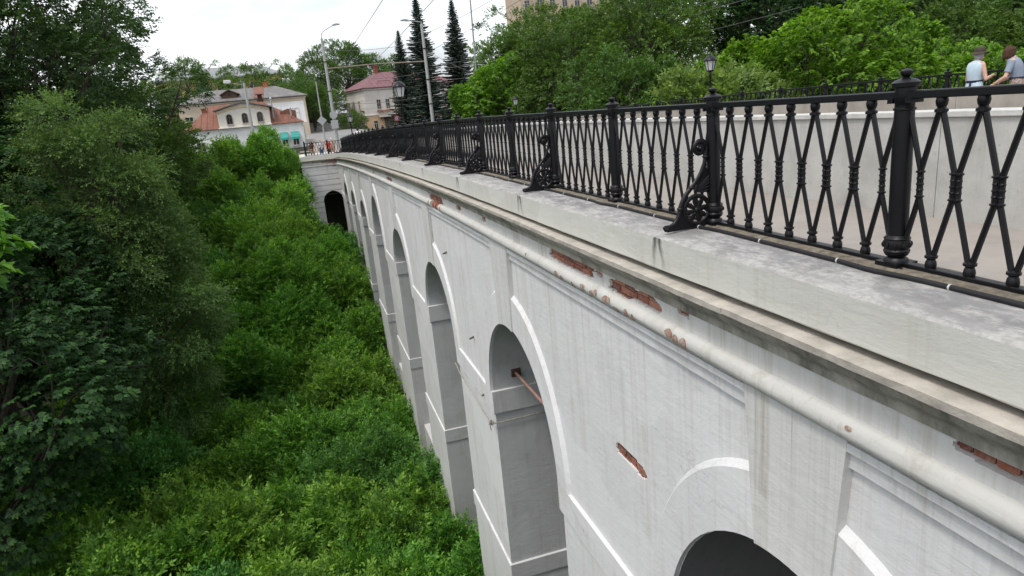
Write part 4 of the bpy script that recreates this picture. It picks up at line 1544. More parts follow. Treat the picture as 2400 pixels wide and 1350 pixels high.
def slope_place(x, y):
    q = x / y
    return ('right of the spruces' if q < .46 else 'over the middle of the railing' if q < .60 else 'above the far lantern' if q < .78 else
            'behind the bright maples' if q < 1.05 else 'behind the two women' if q < 1.4 else 'at the right edge of the frame')


for i, (x, y, zt, s, v) in enumerate(hill):
    dark = i in (5, 6, 7, 8, 13, 14, 18, 19, 21)
    by_top(12, x, y, zt, 'hillside_tree', DRK[v % 2] if dark else MID[v], ('dark dense ' if dark else 'mid-green ') + ('front-row ' if y < 41 else 'high back-row ' if y > 50 else '') + 'tree on the wooded slope ' + slope_place(x, y),
           ('dark' if dark else 'green') + ' trees on the slope ' + slope_place(x, y), s)
AIR = [make_tree(600 + s, 14, 3.0, 4.2, 'oval', M['leaf_far'], M['bark'], 40, 1500, 1.9, .26, .5, 1.0, .3, (.5, 1.08), .2, fork=.65) for s in range(2)]
for (x, y, zt, s, lab) in [(20.6, 66, 8.8, 1.0, 'airy tree with sky gaps just right of the grey mast'), (25.0, 68, 10.2, 1.05, 'airy tree in front of the peach apartment block'),
                           (31.0, 70, 10.0, 1.1, 'airy tree at the top edge beside the peach apartment block')]:
    by_top(14, x, y, zt, 'ash_tree', AIR[0 if s == 1.0 else 1], lab, None, s)
# ---- trees behind the houses
far = [(-21, 132, 11.0, 1.0, 0), (-16.0, 128, 13.4, 1.05, 1), (-11.5, 133, 12.2, 1.0, 0), (-6.0, 126, 11.5, 1.0, 1), (-1.5, 128, 11.2, 1.0, 0), (2.2, 120, 8.2, .9, 1), (-26, 120, 9.5, 1.0, 1)]
for (x, y, zt, s, v), where in zip(far, ('above the left end of the grey roof', 'left of the roof dormer, tallest of the row', 'above the roof dormer', 'above the middle of the grey roof', 'above the orange chimney', 'above the right end of the grey roof', 'left of the grey roof, at the elm')):
    by_top(14, x, y, zt, 'far_tree', AIR[v], 'airy skyline tree ' + where, 'skyline trees behind the houses', s)
for (x, y, zt, s, v, lab) in [(6.0, 132, 13.0, 1.1, 0, 'feathery green tree behind the lamp pole on the left'), (11.0, 138, 15.5, 1.25, 1, 'dark dense tree with bare trunk behind the lamp pole'),
                              (16.5, 142, 13.0, 1.1, 2, 'dark tree above the pink roof'), (3.0, 112, 7.2, .9, 1, 'green tree at the right end of the long house'), (1.0, 118, 8.8, .9, 0, 'tall green tree behind the right end of the long house'),
                              (22.0, 150, 12.5, 1.0, 0, 'green tree showing above the pink house roof ridge'), (8.8, 110, 2.0, .55, 2, 'bush against the pink house corner'), (5.5, 124, 7.0, 1.0, 2, 'dark green tree beside the street behind the sign pole')]:
    by_top(12, x, y, zt, 'street_tree', MID[v], lab, None, s)
pb = MB().tube([(0, 0, 0), (.05, 0, 4), (-.1, 0, 9)], [.28, .24, .15], 9)


# ---- spruces
def make_spruce(seed, H=16.0, rb=3.5):
    rng = np.random.default_rng(seed)
    V, n = [], 0
    z = 1.2
    base = []
    while z < H - .15:
        t = z / H
        rad = rb * (1 - t) ** .85 * rng.uniform(.85, 1.12) + .12
        nb = 9 if t < .7 else 6
        a0 = rng.uniform(0, 6.28)
        for k in range(nb):
            a = a0 + 2 * np.pi * k / nb + rng.normal(0, .12)
            L = rad * rng.uniform(.68, 1.12)
            dr = np.array([math.cos(a), math.sin(a), 0]); side = np.array([-math.sin(a), math.cos(a), 0])
            m = max(4, int(L / .11))
            for i in range(m):
                s = (i + .5) / m
                p = np.array([0, 0, z]) + dr * L * s + np.array([0, 0, -.30 * L * s + .22 * L * s * s])
                w = .34 * (1 - .55 * s) * (.6 + .4 * (L / rb))
                for q in (-1, 1, -.35, .35):
                    d = unit(side * q * .8 + dr * .7 + np.array([0, 0, -.45]) + rng.normal(0, .15, 3))
                    u = unit(np.cross(d, [0, 0, 1.0]) + rng.normal(0, .4, 3))
                    V.append([p, p + d * w * .5 + u * .075, p + d * w, p + d * w * .5 - u * .075])
                    d2 = unit(np.array([0, 0, -1.0]) + side * q * .3 + dr * .2)
                    V.append([p, p + d2 * w * .4 + (side if q > 0 else dr) * .08, p + d2 * w * 1.1, p + d2 * w * .4 - (side if q > 0 else dr) * .08])
        z += .27 * (1 - .3 * t)
    V = np.array(V)
    nl = len(V)
    i4 = np.arange(nl)[:, None] * 4
    F = np.concatenate([i4 + np.array([0, 1, 2]), i4 + np.array([0, 2, 3])], 1).reshape(-1, 3)
    crown = np_mesh('crown', V.reshape(-1, 3), F, M['leaf_spruce'])
    trunk = MB().tube([(0, 0, -1), (0, 0, H * .5), (0, 0, H)], [.26, .15, .02], 8).mesh('trunk', M['bark'], smooth=60)
    return trunk, crown


SPR1 = make_spruce(1)
for (x, y, zt, h, rz, lab) in [(15.6, 83, 13.6, 15.8, 0, 'tall dark spruce in the middle of the three, behind the pole'), (20.3, 85, 13.2, 15.6, 2, 'dark spruce on the right of the three'),
                               (13.6, 86, 10.2, 12.6, 4, 'shorter dark spruce on the left of the three, behind the lantern')]:
    e = plant_tree(SPR1, 'spruce', (x, y, zt - h), h / 16, rz, lab)


# ------------------------------------------------------------------ town beyond the bridge
M['white_wall'] = plaster('limewash', (0.82, 0.82, 0.81), (0.55, 0.5, 0.44), 0.3)
M['cream_wall'] = plaster('cream_wall', (0.56, 0.48, 0.37), (0.34, 0.27, 0.2), 0.7, (0.58, 0.53, 0.46))
M['gable'] = plaster('gable_wall', (0.74, 0.70, 0.62), (0.55, 0.48, 0.38), 0.3)
M['gable_trim'] = simple('gable_trim', (0.72, 0.58, 0.38), 0.85, 0.25, 4)
M['pink_wall'] = plaster('pale_pink_wall', (0.70, 0.65, 0.59), (0.55, 0.48, 0.4), 0.3)
M['peach'] = simple('peach_wall', (0.68, 0.47, 0.30), 0.9, 0.12, 2)
M['peach_block'] = simple('peach_block', (0.52, 0.41, 0.31), 0.9, 0.12, 0.5)
M['yellow'] = simple('yellow_wall', (0.60, 0.43, 0.16), 0.9, 0.2, 0.6)
M['pane'] = simple('window_glass', (0.035, 0.04, 0.045), 0.12, 0.2, 2, bump_s=0, spec=0.6)
M['frame'] = simple('window_frame', (0.62, 0.58, 0.52), 0.6, 0.2, 5)
M['frame_dark'] = simple('window_frame_dark', (0.16, 0.12, 0.10), 0.7, 0.2, 5)
M['teal'] = simple('teal_awning', (0.05, 0.36, 0.31), 0.5, 0.2, 3)
M['pole'] = simple('grey_pole', (0.44, 0.44, 0.43), 0.8, 0.2, 5)
M['galv'] = simple('galvanised', (0.42, 0.45, 0.47), 0.5, 0.25, 8, metal=0.3)
M['sign_back'] = simple('sign_back', (0.45, 0.46, 0.46), 0.5, 0.15, 6)
M['rusty_pipe'] = simple('rusty_beam', (0.30, 0.24, 0.20), 0.8, 0.45, 9)
M['brick_red'] = simple('chimney_brick', (0.30, 0.10, 0.06), 0.95, 0.4, 10)
M['soot_metal'] = simple('sooty_metal', (0.06, 0.035, 0.03), 0.8, 0.4, 8)
M['wire'] = simple('wire', (0.12, 0.12, 0.12), 0.6)
M['wood_dark'] = simple('old_boards', (0.14, 0.085, 0.055), 0.95, 0.5, 5)


def seam_roof(name, c1, c2, freq, rough=0.75):
    m, nd, lk, b = new_mat(name)
    v = position(nd, lk)
    f, _ = noise_fac(nd, lk, v, 0.9, 6, 0.35, 0.65)
    vs = position(nd, lk, (1.0, 0.25, 0.25))
    f2, _ = noise_fac(nd, lk, vs, 2.2, 5, 0.4, 0.7)
    col = mix(nd, lk, f, c1, c2)
    col = mix(nd, lk, f2, col, tuple(x * .72 for x in c2), amount=.6)
    lk.new(col, b.inputs['Base Color'])
    b.inputs['Roughness'].default_value = rough
    return m


M['rust_roof'] = seam_roof('rusty_tin', (0.235, 0.092, 0.054), (0.175, 0.074, 0.048), 4)
M['slate'] = seam_roof('grey_slate', (0.215, 0.205, 0.20), (0.15, 0.14, 0.135), 4, .9)
M['plum_roof'] = seam_roof('plum_tin', (0.215, 0.10, 0.11), (0.175, 0.085, 0.095), 4)
M['grey_roof'] = seam_roof('grey_tin', (0.27, 0.28, 0.29), (0.22, 0.23, 0.24), 4)


def hip_roof(x0, x1, y0, y1, z0, z1, ra, rb, t=.12, over=.3):
    """hip roof with its ridge from x=ra to x=rb, as a closed solid"""
    b = MB()
    x0, x1, y0, y1 = x0 - over, x1 + over, y0 - over, y1 + over
    ym = (y0 + y1) / 2
    vs = [(x0, y0, z0), (x1, y0, z0), (x1, y1, z0), (x0, y1, z0), (ra, ym, z1), (rb, ym, z1), (x0, y0, z0 - t), (x1, y0, z0 - t), (x1, y1, z0 - t), (x0, y1, z0 - t)]
    b.add(vs, [(0, 1, 5, 4), (1, 2, 5), (2, 3, 4, 5), (3, 0, 4), (0, 6, 7, 1), (1, 7, 8, 2), (2, 8, 9, 3), (3, 9, 6, 0), (9, 8, 7, 6)])
    return b


def seams(parent, mat, x0, x1, y0, z0, ym, z1, ra, rb, step=.62, r=.022):
    """standing seams up the front slope of a hip roof"""
    x = x0 + step
    while x < x1 - step * .5:
        if x < ra: t = (x - x0) / (ra - x0)
        elif x > rb: t = (x1 - x) / (x1 - rb)
        else: t = 1
        MB().tube([(x, y0, z0 + .02), (x, y0 + (ym - y0) * t, z0 + (z1 - z0) * t + .02)], r, 4).build('roof_seam', mat, parent)
        x += step


def window(parent, x, z, w, h, y, frame=None, arched=False, cross=True, depth=.08, name='window'):
    """a window in a wall facing -y at plane y: pane set back in a frame, with sill and glazing bars"""
    fm = frame or M['frame']
    b = MB()
    t = min(.07, w * .12)
    if arched:
        outer, inner = [], []
        for k in range(9):
            a = math.pi * k / 8
            outer.append((x + w / 2 * math.cos(a), z + h - w / 2 + w / 2 * math.sin(a)))
            inner.append((x + (w / 2 - t) * math.cos(a), z + h - w / 2 + (w / 2 - t) * math.sin(a)))
        outer = [(x + w / 2, z)] + outer + [(x - w / 2, z)]
        inner = [(x + w / 2 - t, z + t)] + inner + [(x - w / 2 + t, z + t)]
        n = len(outer)
        vs = [(p[0], y - depth, p[1]) for p in outer] + [(p[0], y - depth, p[1]) for p in inner] + [(p[0], y, p[1]) for p in outer] + [(p[0], y, p[1]) for p in inner]
        fs = []
        for k in range(n):
            m = (k + 1) % n
            fs += [(k, m, n + m, n + k), (k, 2 * n + k, 2 * n + m, m), (n + k, n + m, 3 * n + m, 3 * n + k)]
        b.add(vs, fs)
        pane = MB().add([(p[0], y - .012, p[1]) for p in inner], [tuple(range(n))])
    else:
        b.box(x - w / 2, x - w / 2 + t, y - depth, y + .01, z, z + h)
        b.box(x + w / 2 - t, x + w / 2, y - depth, y + .01, z, z + h)
        b.box(x - w / 2 + t, x + w / 2 - t, y - depth, y + .01, z + h - t, z + h)
        b.box(x - w / 2 + t, x + w / 2 - t, y - depth, y + .01, z, z + t)
        pane = MB().add([(x - w / 2 + t, y - .012, z + t), (x + w / 2 - t, y - .012, z + t), (x + w / 2 - t, y - .012, z + h - t), (x - w / 2 + t, y - .012, z + h - t)], [(0, 1, 2, 3)])
    if cross:
        b.box(x - t * .35, x + t * .35, y - depth * .7, y - .013, z + t, z + h - t)
        b.box(x - w / 2 + t, x + w / 2 - t, y - depth * .69, y - .014, z + h * .62, z + h * .62 + t * .7)
    fo = b.build(name, fm, parent)
    pane.build('pane', M['pane'], fo)
    MB().box(x - w / 2 - .06, x + w / 2 + .06, y - depth - .08, y + .01, z - .06, z - .002).build('sill', M['frame'], fo)
    return fo


# --- white house with the rusty red roof and the arched gable
h = empty('white_house', (-5.2, 82, -2.8), label='low white house with rusty red roof and a three-window gable', cat='house')
def L(x, y=82, z=-2.8): return x + 5.2, y - 82, z + 2.8
MB().box(-11.2 + 5.2, .9 + 5.2, 0, 10, -1.5, 3.38).build('wall', M['white_wall'], h)
MB().box(-11.35 + 5.2, 1.02 + 5.2, -.1, 10.1, 3.22, 3.40).build('cornice', M['white_wall'], h, bevel=.03)
for k in range(34):
    MB().box(-5.95 + k * .355, -5.80 + k * .355, -.06, .01, 3.06, 3.2).build('dentil', M['white_wall'], h)
rf = hip_roof(-6.15, 6.05, 0, 10, 3.46, 6.15, -3.6, 2.0, .06, .25).build('roof', M['rust_roof'], h)
seams(rf, M['rust_roof'], -6.4, 6.3, -.25, 3.46, 5, 6.15, -3.6, 2.0)
# gable front
GX0, GX1, GZ0, GZ1, GP = -2.62, 2.78, 3.50, 5.30, 6.02
gb = MB().prism([(GX0, GZ0), (GX1, GZ0), (GX1, GZ1), ((GX0 + GX1) / 2, GP), (GX0, GZ1)], 'y', -.12, 4.5)
gab = gb.build('gable', M['gable'], h)
arc = [(GX0 + .1, GZ1 - .38)]
N = 14
cx = (GX0 + GX1) / 2
up_, lo_ = [], []
for k in range(N + 1):
    t = k / N
    x = GX0 - .02 + (GX1 - GX0 + .04) * t
    zz = GZ1 - .32 + .52 * math.sin(math.pi * t)
    lo_.append((x, zz)); up_.append((x, zz + .24))
MB().prism(lo_ + list(reversed(up_)), 'y', -.20, -.118).build('gable_cornice', M['gable_trim'], gab)
for s in (-1, 1):
    xa = cx + s * (GX1 - GX0) / 2 * 1.14
    za = GP + .1 - (GP - GZ1) * 1.14
    MB().prism([(cx, GP + .02), (xa, za - .02), (xa, za + .09), (cx, GP + .16)], 'y', -.45, 4.5).build('gable_roof', M['slate'], gab)
for wx in (-1.45, .15, 1.74):
    window(gab, wx, 3.82, .62, 1.1, -.12, M['frame_dark'], True)
MB().box(GX0 - .1, GX1 + .1, -.32, -.05, 3.40, 3.52).build('gable_sill', M['gable'], gab, bevel=.02)
# teal awnings over the shop windows
for wx, ww in ((2.0, .5), (3.95, .5), (5.05, .95), (3.35, .9)):
    pass
for wx, ww in ((3.95, .85), (5.12, .9), (2.75, .85)):
    fo = window(h, wx, .9, ww * .8, 1.3, 0, M['frame'])
    MB().prism([(0, 2.45), (-.55, 1.85), (-.57, 1.62), (-.53, 1.62), (-.50, 1.84), (0, 2.38)], 'x', wx - ww / 2, wx + ww / 2).build('awning', M['teal'], h)
for k in range(4):
    window(h, -4.8 + k * 1.7, .7, .9, 1.5, 0)
MB().tube([(6.2, -.12, -1.0), (6.2, -.12, 3.0), (6.0, -.02, 3.3)], .06, 8).build('drainpipe', M['galv'], h)
ch = MB(); ch.box(1.55, 2.15, 5.5, 6.1, 5.0, 6.2); ch.box(1.48, 2.22, 5.43, 6.17, 6.2, 6.42); ch.box(1.6, 2.1, 5.55, 6.05, 6.42, 6.95); ch.box(1.4, 2.3, 5.4, 6.2, 6.95, 7.02)
ch.build('chimney', M['soot_metal'], h)
MB().box(-4.5, -4.05, 3.4, 3.85, 4.6, 5.75).box(-4.55, -4.0, 3.35, 3.9, 5.75, 5.85).build('chimney', M['brick_red'], h)
for (fx, z0, z1) in ((3.15, 3.6, 6.2), (5.05, 3.7, 5.0)):
    MB().tube([(fx, .9, z0), (fx, .5, z0 + .5), (fx, .5, z1)], .09, 8).lathe([(.15, 0), (.02, .2)], (fx, .5, z1), 8).build('flue_pipe', M['galv'], h)
dm = MB().prism([(3.9, 3.9), (5.6, 3.9), (5.6, 4.75), (4.75, 5.0), (3.9, 4.75)], 'y', 1.6, 4.5).build('roof_dormer', M['rust_roof'], h)

# --- long old house behind
h = empty('long_house', (-6.4, 105, -1.3), label='long peeling cream house with grey hipped roof behind the red roof', cat='house')
MB().box(-8.4, 8.5, 0, 11, -1.5, 5.65).build('wall', M['cream_wall'], h)
MB().box(3.2, 8.2, -.02, .02, 2.0, 5.0).build('limewashed_patch', M['white_wall'], h)
MB().box(-8.55, 8.65, -.12, 11.1, 5.4, 5.6).build('cornice', M['cream_wall'], h, bevel=.04)
rf = hip_roof(-8.4, 8.5, 0, 11, 5.78, 7.6, -5.0, 4.7, .1, .35).build('roof', M['slate'], h)
for k in range(26):
    pass
MB().prism([(-.35, 5.80), (5.5, 7.62), (5.5, 7.68), (-.37, 5.86)], 'x', 1.6, 2.9).build('rusty_roof_sheet', M['rust_roof'], rf)
MB().box(2.95, 3.5, 5.2, 5.8, 7.3, 8.15).box(2.9, 3.55, 5.15, 5.85, 8.15, 8.25).build('chimney', simple('orange_brick', (0.42, 0.15, 0.08), .95, .3, 9), h)
d = MB().prism([(-2.6, 6.1), (-.6, 6.1), (-.6, 6.75), (-1.6, 7.25), (-2.6, 6.75)], 'y', .9, 4).build('roof_dormer', M['wood_dark'], rf)
MB().prism([(-2.9, 6.62), (-1.6, 7.28), (-.3, 6.62), (-.3, 6.74), (-1.6, 7.42), (-2.9, 6.74)], 'y', .6, 4).build('dormer_roof', M['slate'], d)
MB().box(-1.8, -1.4, .86, .9, 6.5, 6.85).build('dormer_opening', M['pane'], d)
for k in range(7):
    window(h, -7.2 + k * 2.35, 2.3, 1.0, 1.8, 0)
for ax in (-4.6, .2):
    MB().tube([(ax, 1.5, 6.0), (ax, 1.5, 8.6)], .025, 5).tube([(ax - .4, 1.5, 8.3), (ax + .4, 1.5, 8.3)], .015, 4).build('aerial', M['galv'], h)

# --- pale pink two-storey house with plum roof
h = empty('pink_house', (11.75, 118, -1.6), R(14), 'pale two-storey house with plum-red tin roof behind the spruces', 'house')
MB().box(0, 17, 0, 10, -2, 6.75).build('wall', M['pink_wall'], h)
MB().box(-.02, 17.02, -.02, 10.02, -1.9, 2.35).build('lower_wall', M['peach'], h)
MB().box(-.25, 17.25, -.25, 10.25, 6.5, 6.75).build('cornice', M['pink_wall'], h, bevel=.05)
MB().box(-.1, 17.1, -.1, 10.1, 2.36, 2.6).build('string_course', M['pink_wall'], h, bevel=.03)
for zz in (4.9, 5.7, 3.7):
    MB().box(-.03, 17.03, -.03, 10.03, zz, zz + .05).build('render_line', M['pink_wall'], h)
rf = hip_roof(0, 17, 0, 10, 6.9, 9.6, 4.5, 12.5, .12, .45).build('roof', M['plum_roof'], h)
seams(rf, M['plum_roof'], -.45, 17.45, -.45, 6.9, 5, 9.6, 4.5, 12.5, .8)
MB().box(4.2, 4.8, 4.6, 5.2, 9.0, 10.6).box(4.1, 4.9, 4.5, 5.3, 10.6, 10.75).build('chimney', M['brick_red'], h)
MB().tube([(3.0, .8, 7.4), (3.0, .8, 7.9), (5.2, .8, 7.9), (5.2, .8, 7.4)], .04, 5).build('snow_guard', M['soot_metal'], rf)
for k in range(8):
    window(h, 2.1 + k * 1.85 if k > 1 else (2.35, 3.95)[k], 3.35, .78, 1.6, -.02 + .02)
    if k != 1 and k != 2: window(h, 1.4 + k * 1.9, .2, .75, 1.4, -.021)
dr = MB().box(3.0, 4.6, -.10, -.025, -.6, 1.9).build('door', M['frame_dark'], h)
cp = MB().box(2.1, 5.3, -1.3, -.03, 2.0, 2.28).build('door_canopy', M['frame'], h, bevel=.03)
MB().box(1.9, 4.5, -.62, -.05, 2.95, 3.15).build('balcony_box', simple('planter', (.36, .2, .15), .9), h)
side = empty('side_wall', (0, 10, 0), R(-90)); side.parent = h
for k in range(3):
    for z in (3.4, .3):
        window(side, 2.0 + k * 2.6, z, .8, 1.6, -.021)

# --- big blocks on the skyline
h = empty('yellow_building', (-10, 152, 0), label='yellow building glimpsed through the skyline trees on the left', cat='building')
MB().box(-14.5, 9, 0, 12, -3, 11.0).build('wall', M['yellow'], h)
hip_roof(-14.5, 9, 0, 12, 11.1, 13.5, -10, 5, .2, .6).build('roof', M['grey_roof'], h)
for k in range(11):
    for z in (1.5, 4.8, 8.0):
        window(h, -13 + k * 2.05, z, 1.0, 1.8, -.01)
h = empty('apartment_block', (63, 150, 2), R(-4), 'tall peach apartment block showing above the hillside trees', 'building')
MB().box(-11.5, 14, 0, 14, -6, 27).build('wall', M['peach_block'], h)
MB().box(-11.9, 14.4, -.4, 14.4, 27, 27.6).build('roof', M['grey_roof'], h)
for k in range(9):
    for z in range(7):
        window(h, -10 + k * 2.9, 1.5 + z * 3.4, 1.3, 1.9, -.01)

# --- street beyond the bridge, with kerb, retaining wall
def path_strip(name, pts, hw, zoff, mat, thick=.15, kind='structure'):
    b = MB()
    rows = []
    n = len(pts)
    for i, (x, y) in enumerate(pts):
        a = Vector(pts[max(i - 1, 0)]); c = Vector(pts[min(i + 1, n - 1)])
        t = (c - a).normalized(); s = Vector((t.y, -t.x))
        zc = max(ground_z(x + s.x * q, y + s.y * q) for q in (-hw, 0, hw)) + zoff if y > 74 else -1.47 - drop(y) + zoff - .02
        for q, zz in ((-hw, zc), (hw, zc), (hw, zc - thick - .8), (-hw, zc - thick - .8)):
            rows.append((x + s.x * q, y + s.y * q, zz))
    b.v.extend(rows)
    for i in range(n - 1):
        for j in range(4):
            b.f.append([i * 4 + j, i * 4 + (j + 1) % 4, (i + 1) * 4 + (j + 1) % 4, (i + 1) * 4 + j]); b.mi.append(0)
    o = b.build(name, mat)
    return tag(o, kind=kind)


road_pts = [(9.3, 71.5), (9.0, 78), (8.2, 86), (6.8, 95), (4.6, 105), (1.5, 116), (-3.0, 130)]
M['street'] = simple('street_asphalt', (0.27, 0.265, 0.26), 0.95, 0.2, 0.8, bump_s=0.2)
path_strip('road', road_pts, 5.0, .12, M['street'])
path_strip('pavement', [(x - 6.3, y) for x, y in road_pts[:6]], 1.3, .24, M['pavement'])
kb = path_strip('kerb', [(x + 5.4, y - 1) for x, y in road_pts[1:]], .22, .30, M['cap'])
path_strip('terrace', [(2.2, 62.6), (2.2, 66), (2.6, 72), (2.5, 76)], 2.4, .04, M['pavement'])
rw = empty('retaining_wall', (5.5, 112, -1), label='grey retaining wall along the rising street, left of the pink house', cat='wall')
for k in range(5):
    MB().box(-4.2 + k * 1.9, -2.32 + k * 1.9, 0 + k * .12, .4 + k * .12, -1.5, 1.55 - k * .17).build('wall_panel', M['concrete'], rw, bevel=.02)


# ------------------------------------------------------------------ poles, lamps, signs, wires
def street_pole(name, x, y, ztop, label, r=.17, arm=None, lean=0.0, mat=None):
    zg = min(ground_z(x, y), -1.5 - drop(min(y, 70)))
    p = empty(name, (x, y, zg), label=label, cat='lamp post' if arm else 'pole')
    H = ztop - zg
    MB().tube([(0, 0, -.3), (lean * .5, 0, H * .5), (lean, 0, H)], [r, r * .85, r * .68], 10).build('pole_shaft', mat or M['pole'], p, smooth=50)
    if arm:
        dx, dz = arm
        MB().tube([(lean, 0, H - .3), (lean, 0, H + .25), (lean + dx * .12, 0, H + dz * .5), (lean + dx * .5, 0, H + dz * .75), (lean + dx, 0, H + dz)], .045, 7).build('lamp_arm', M['galv'], p, smooth=60)
        s = 1 if dx > 0 else -1
        hd = MB().prism([(lean + dx - .1 * s, H + dz - .06), (lean + dx + .65 * s, H + dz + .02), (lean + dx + .7 * s, H + dz + .1), (lean + dx + .3 * s, H + dz + .17), (lean + dx - .1 * s, H + dz + .08)], 'y', -.14, .14)
        hd.build('lamp_head', M['galv'], p, bevel=.02)
    return p, H


p1, H1 = street_pole('trolley_pole', 4.05, 75, 8.5, 'tall grey pole with a lamp arm, at the left end of the cross beam', .19, (1.35, 1.2))
p2, H2 = street_pole('trolley_pole', 13.3, 69, 8.6, 'tall grey pole with a lamp arm, in front of the spruces', .19, (-1.3, .35))
# bands on the poles
for p, H in ((p1, H1), (p2, H2)):
    for f in (.35, .55, .8):
        MB().lathe([(.185, 0), (.185, .1)], (0, 0, H * f), 10).build('pole_band', M['soot_metal'], p)
p3, H3 = street_pole('concrete_pole', -3.94, 72, 4.6, 'pale concrete pole with a floodlight, in front of the white house', .16)
MB().tube([(0, 0, H3 - .2), (-1.35, 0, H3 + .1)], .025, 6).build('bracket_arm', M['galv'], p3)
MB().box(-1.8, -1.15, -.12, .12, H3 + .05, H3 + .36).build('floodlight', simple('floodlight_white', (.72, .73, .74), .4), p3, bevel=.03)
p4, H4 = street_pole('sign_pole', 2.93, 78, 4.5, 'thin pole carrying a diamond road sign at the bridge end', .09)
ds = MB().prism([(-.02, -.52), (.5, 0), (-.02, .52), (-.54, 0)], 'y', -.16, -.12)
o = ds.build('diamond_sign', M['sign_back'], p4); o.location = (0, 0, H4 - 4.0)
rs_ = MB().tube([(0, -.24, H1 - 7.55), (0, -.28, H1 - 7.55)], .40, 22); rs_.build('round_sign', M['sign_back'], p1)
MB().box(-.38, .34, -.28, -.24, H1 - 8.95, H1 - 8.1).build('plate_sign', M['sign_back'], p1, bevel=.01)
p5, H5 = street_pole('sign_pole', 12.0, 85, 4.2, 'dark pole with a red-rimmed round road sign before the pale house', .09, None, 0, M['wood_dark'])
MB().tube([(0, -.14, H5 - 4.2), (0, -.17, H5 - 4.2)], .33, 22).build('round_sign', simple('sign_red', (.5, .05, .05), .5, .1), p5)
MB().tube([(0, -.172, H5 - 4.2), (0, -.18, H5 - 4.2)], .235, 22).build('sign_face', simple('sign_blue', (.25, .30, .45), .5, .1), p5)
MB().tube([(.02 + .28 * math.cos(a), -.12, H5 - 1.9 + .38 * math.sin(a)) for a in [k * .4 for k in range(16)]], .02, 5).build('cable_loop', M['wire'], p5)
p6, H6 = street_pole('mast', 17.4, 66, 12.5, 'slim grey mast rising out of the top edge right of the spruces', .10, None, .25, M['galv'])

# rusty cross beam between the two trolley poles
bm_ = empty('cross_beam', (4.05, 75, 5.55), label='rusty beam spanning the street between the two tall poles', cat='beam')
MB().tube([(0, 0, 0), (4.6, -3, -.1), (9.25, -6, -.42)], .062, 8).build('beam_tube', M['rusty_pipe'], bm_, smooth=60)


def wire(label, a, b, sag=.5, r=.012, group=None):
    a, b = Vector(a), Vector(b)
    e = empty('overhead_wire', a, label=label, cat='wire', group=group)
    pts = []
    for k in range(17):
        t = k / 16
        p = a.lerp(b, t) - a
        p.z -= sag * 4 * t * (1 - t)
        pts.append(p)
    MB().tube(pts, r * 1.5, 5).build('wire_strand', M['wire'], e, smooth=60)


wire('left of the two trolley wires crossing the open sky', (5.1, 12, 6.0), (5.5, 75, 5.9), .15, .011)
wire('right of the two trolley wires crossing the open sky', (7.4, 12, 6.0), (8.5, 72, 5.6), .15, .011)
wire('span wire sagging between the tops of the two tall poles', (4.05, 75, 7.4), (13.3, 69, 7.0), .35, .012)
wire('slack wire from the right tall pole down into the bright trees', (13.3, 69, 6.3), (18.2, 62, 2.6), .35, .012)
wire('upper cable in front of the hillside trees', (13.5, 69, 4.7), (27.6, 36, 5.6), .6, .013)
wire('middle cable in front of the hillside trees', (13.5, 69, 4.3), (28.2, 36, 5.2), .6, .013)
wire('lowest cable in front of the hillside trees', (13.5, 69, 3.2), (30, 36, 4.2), .6, .013)
wire('thin cable from the mast to the top edge of the sky', (13.4, 69, 5.9), (20.5, 40, 9.4), .3, .011)
wire('thin cable low between the two tall poles', (4.05, 75, 4.9), (13.3, 69, 4.2), .5, .011)


wire('cable sagging from the left pole towards the pink roof', (4.05, 75, 6.6), (16, 110, 7.5), .6, .012)
wire('cable from the right pole up to the top edge before the spruces', (13.3, 69, 7.6), (16.4, 40, 8.2), .3, .011)
wire('lower cable across the street before the pale house', (4.05, 75, 2.2), (13.3, 69, 2.0), .4, .011)


def lantern_proto():
    P = []
    b = MB().lathe([(.11, 0), (.11, .06), (.085, .09), (.07, .35), (.085, .38), (.05, .42), (.04, .5)], n=12)
    P.append(('lamp_base', b.mesh('lamp_base', M['black'], smooth=45)))
    b = MB().lathe([(.038, .5), (.034, 1.0), (.05, 1.02), (.034, 1.05), (.03, 2.05), (.05, 2.08), (.03, 2.12), (.045, 2.2)], n=10)
    P.append(('lamp_shaft', b.mesh('lamp_shaft', M['black'], smooth=45)))
    b = MB().lathe([(.11, 2.22), (.175, 2.55)], n=6)
    P.append(('lamp_glass', b.mesh('lamp_glass', simple('milky_glass', (.62, .63, .62), .25, .1, 3, bump_s=0, spec=.5))))
    b = MB()
    for k in range(6):
        a = 2 * math.pi * k / 6
        b.tube([(.115 * math.cos(a), .115 * math.sin(a), 2.2), (.182 * math.cos(a), .182 * math.sin(a), 2.56)], .012, 5)
    b.lathe([(.06, 2.16), (.125, 2.20), (.125, 2.225), (.1, 2.23)], n=6)
    P.append(('lamp_frame', b.mesh('lamp_frame', M['black'])))
    b = MB().lathe([(.2, 2.55), (.225, 2.56), (.225, 2.585), (.19, 2.64), (.12, 2.72), (.05, 2.765), (.03, 2.78), (.035, 2.80), (.015, 2.84), (.004, 2.86)], n=12)
    P.append(('lamp_roof', b.mesh('lamp_roof', M['black'], smooth=40)))
    return P


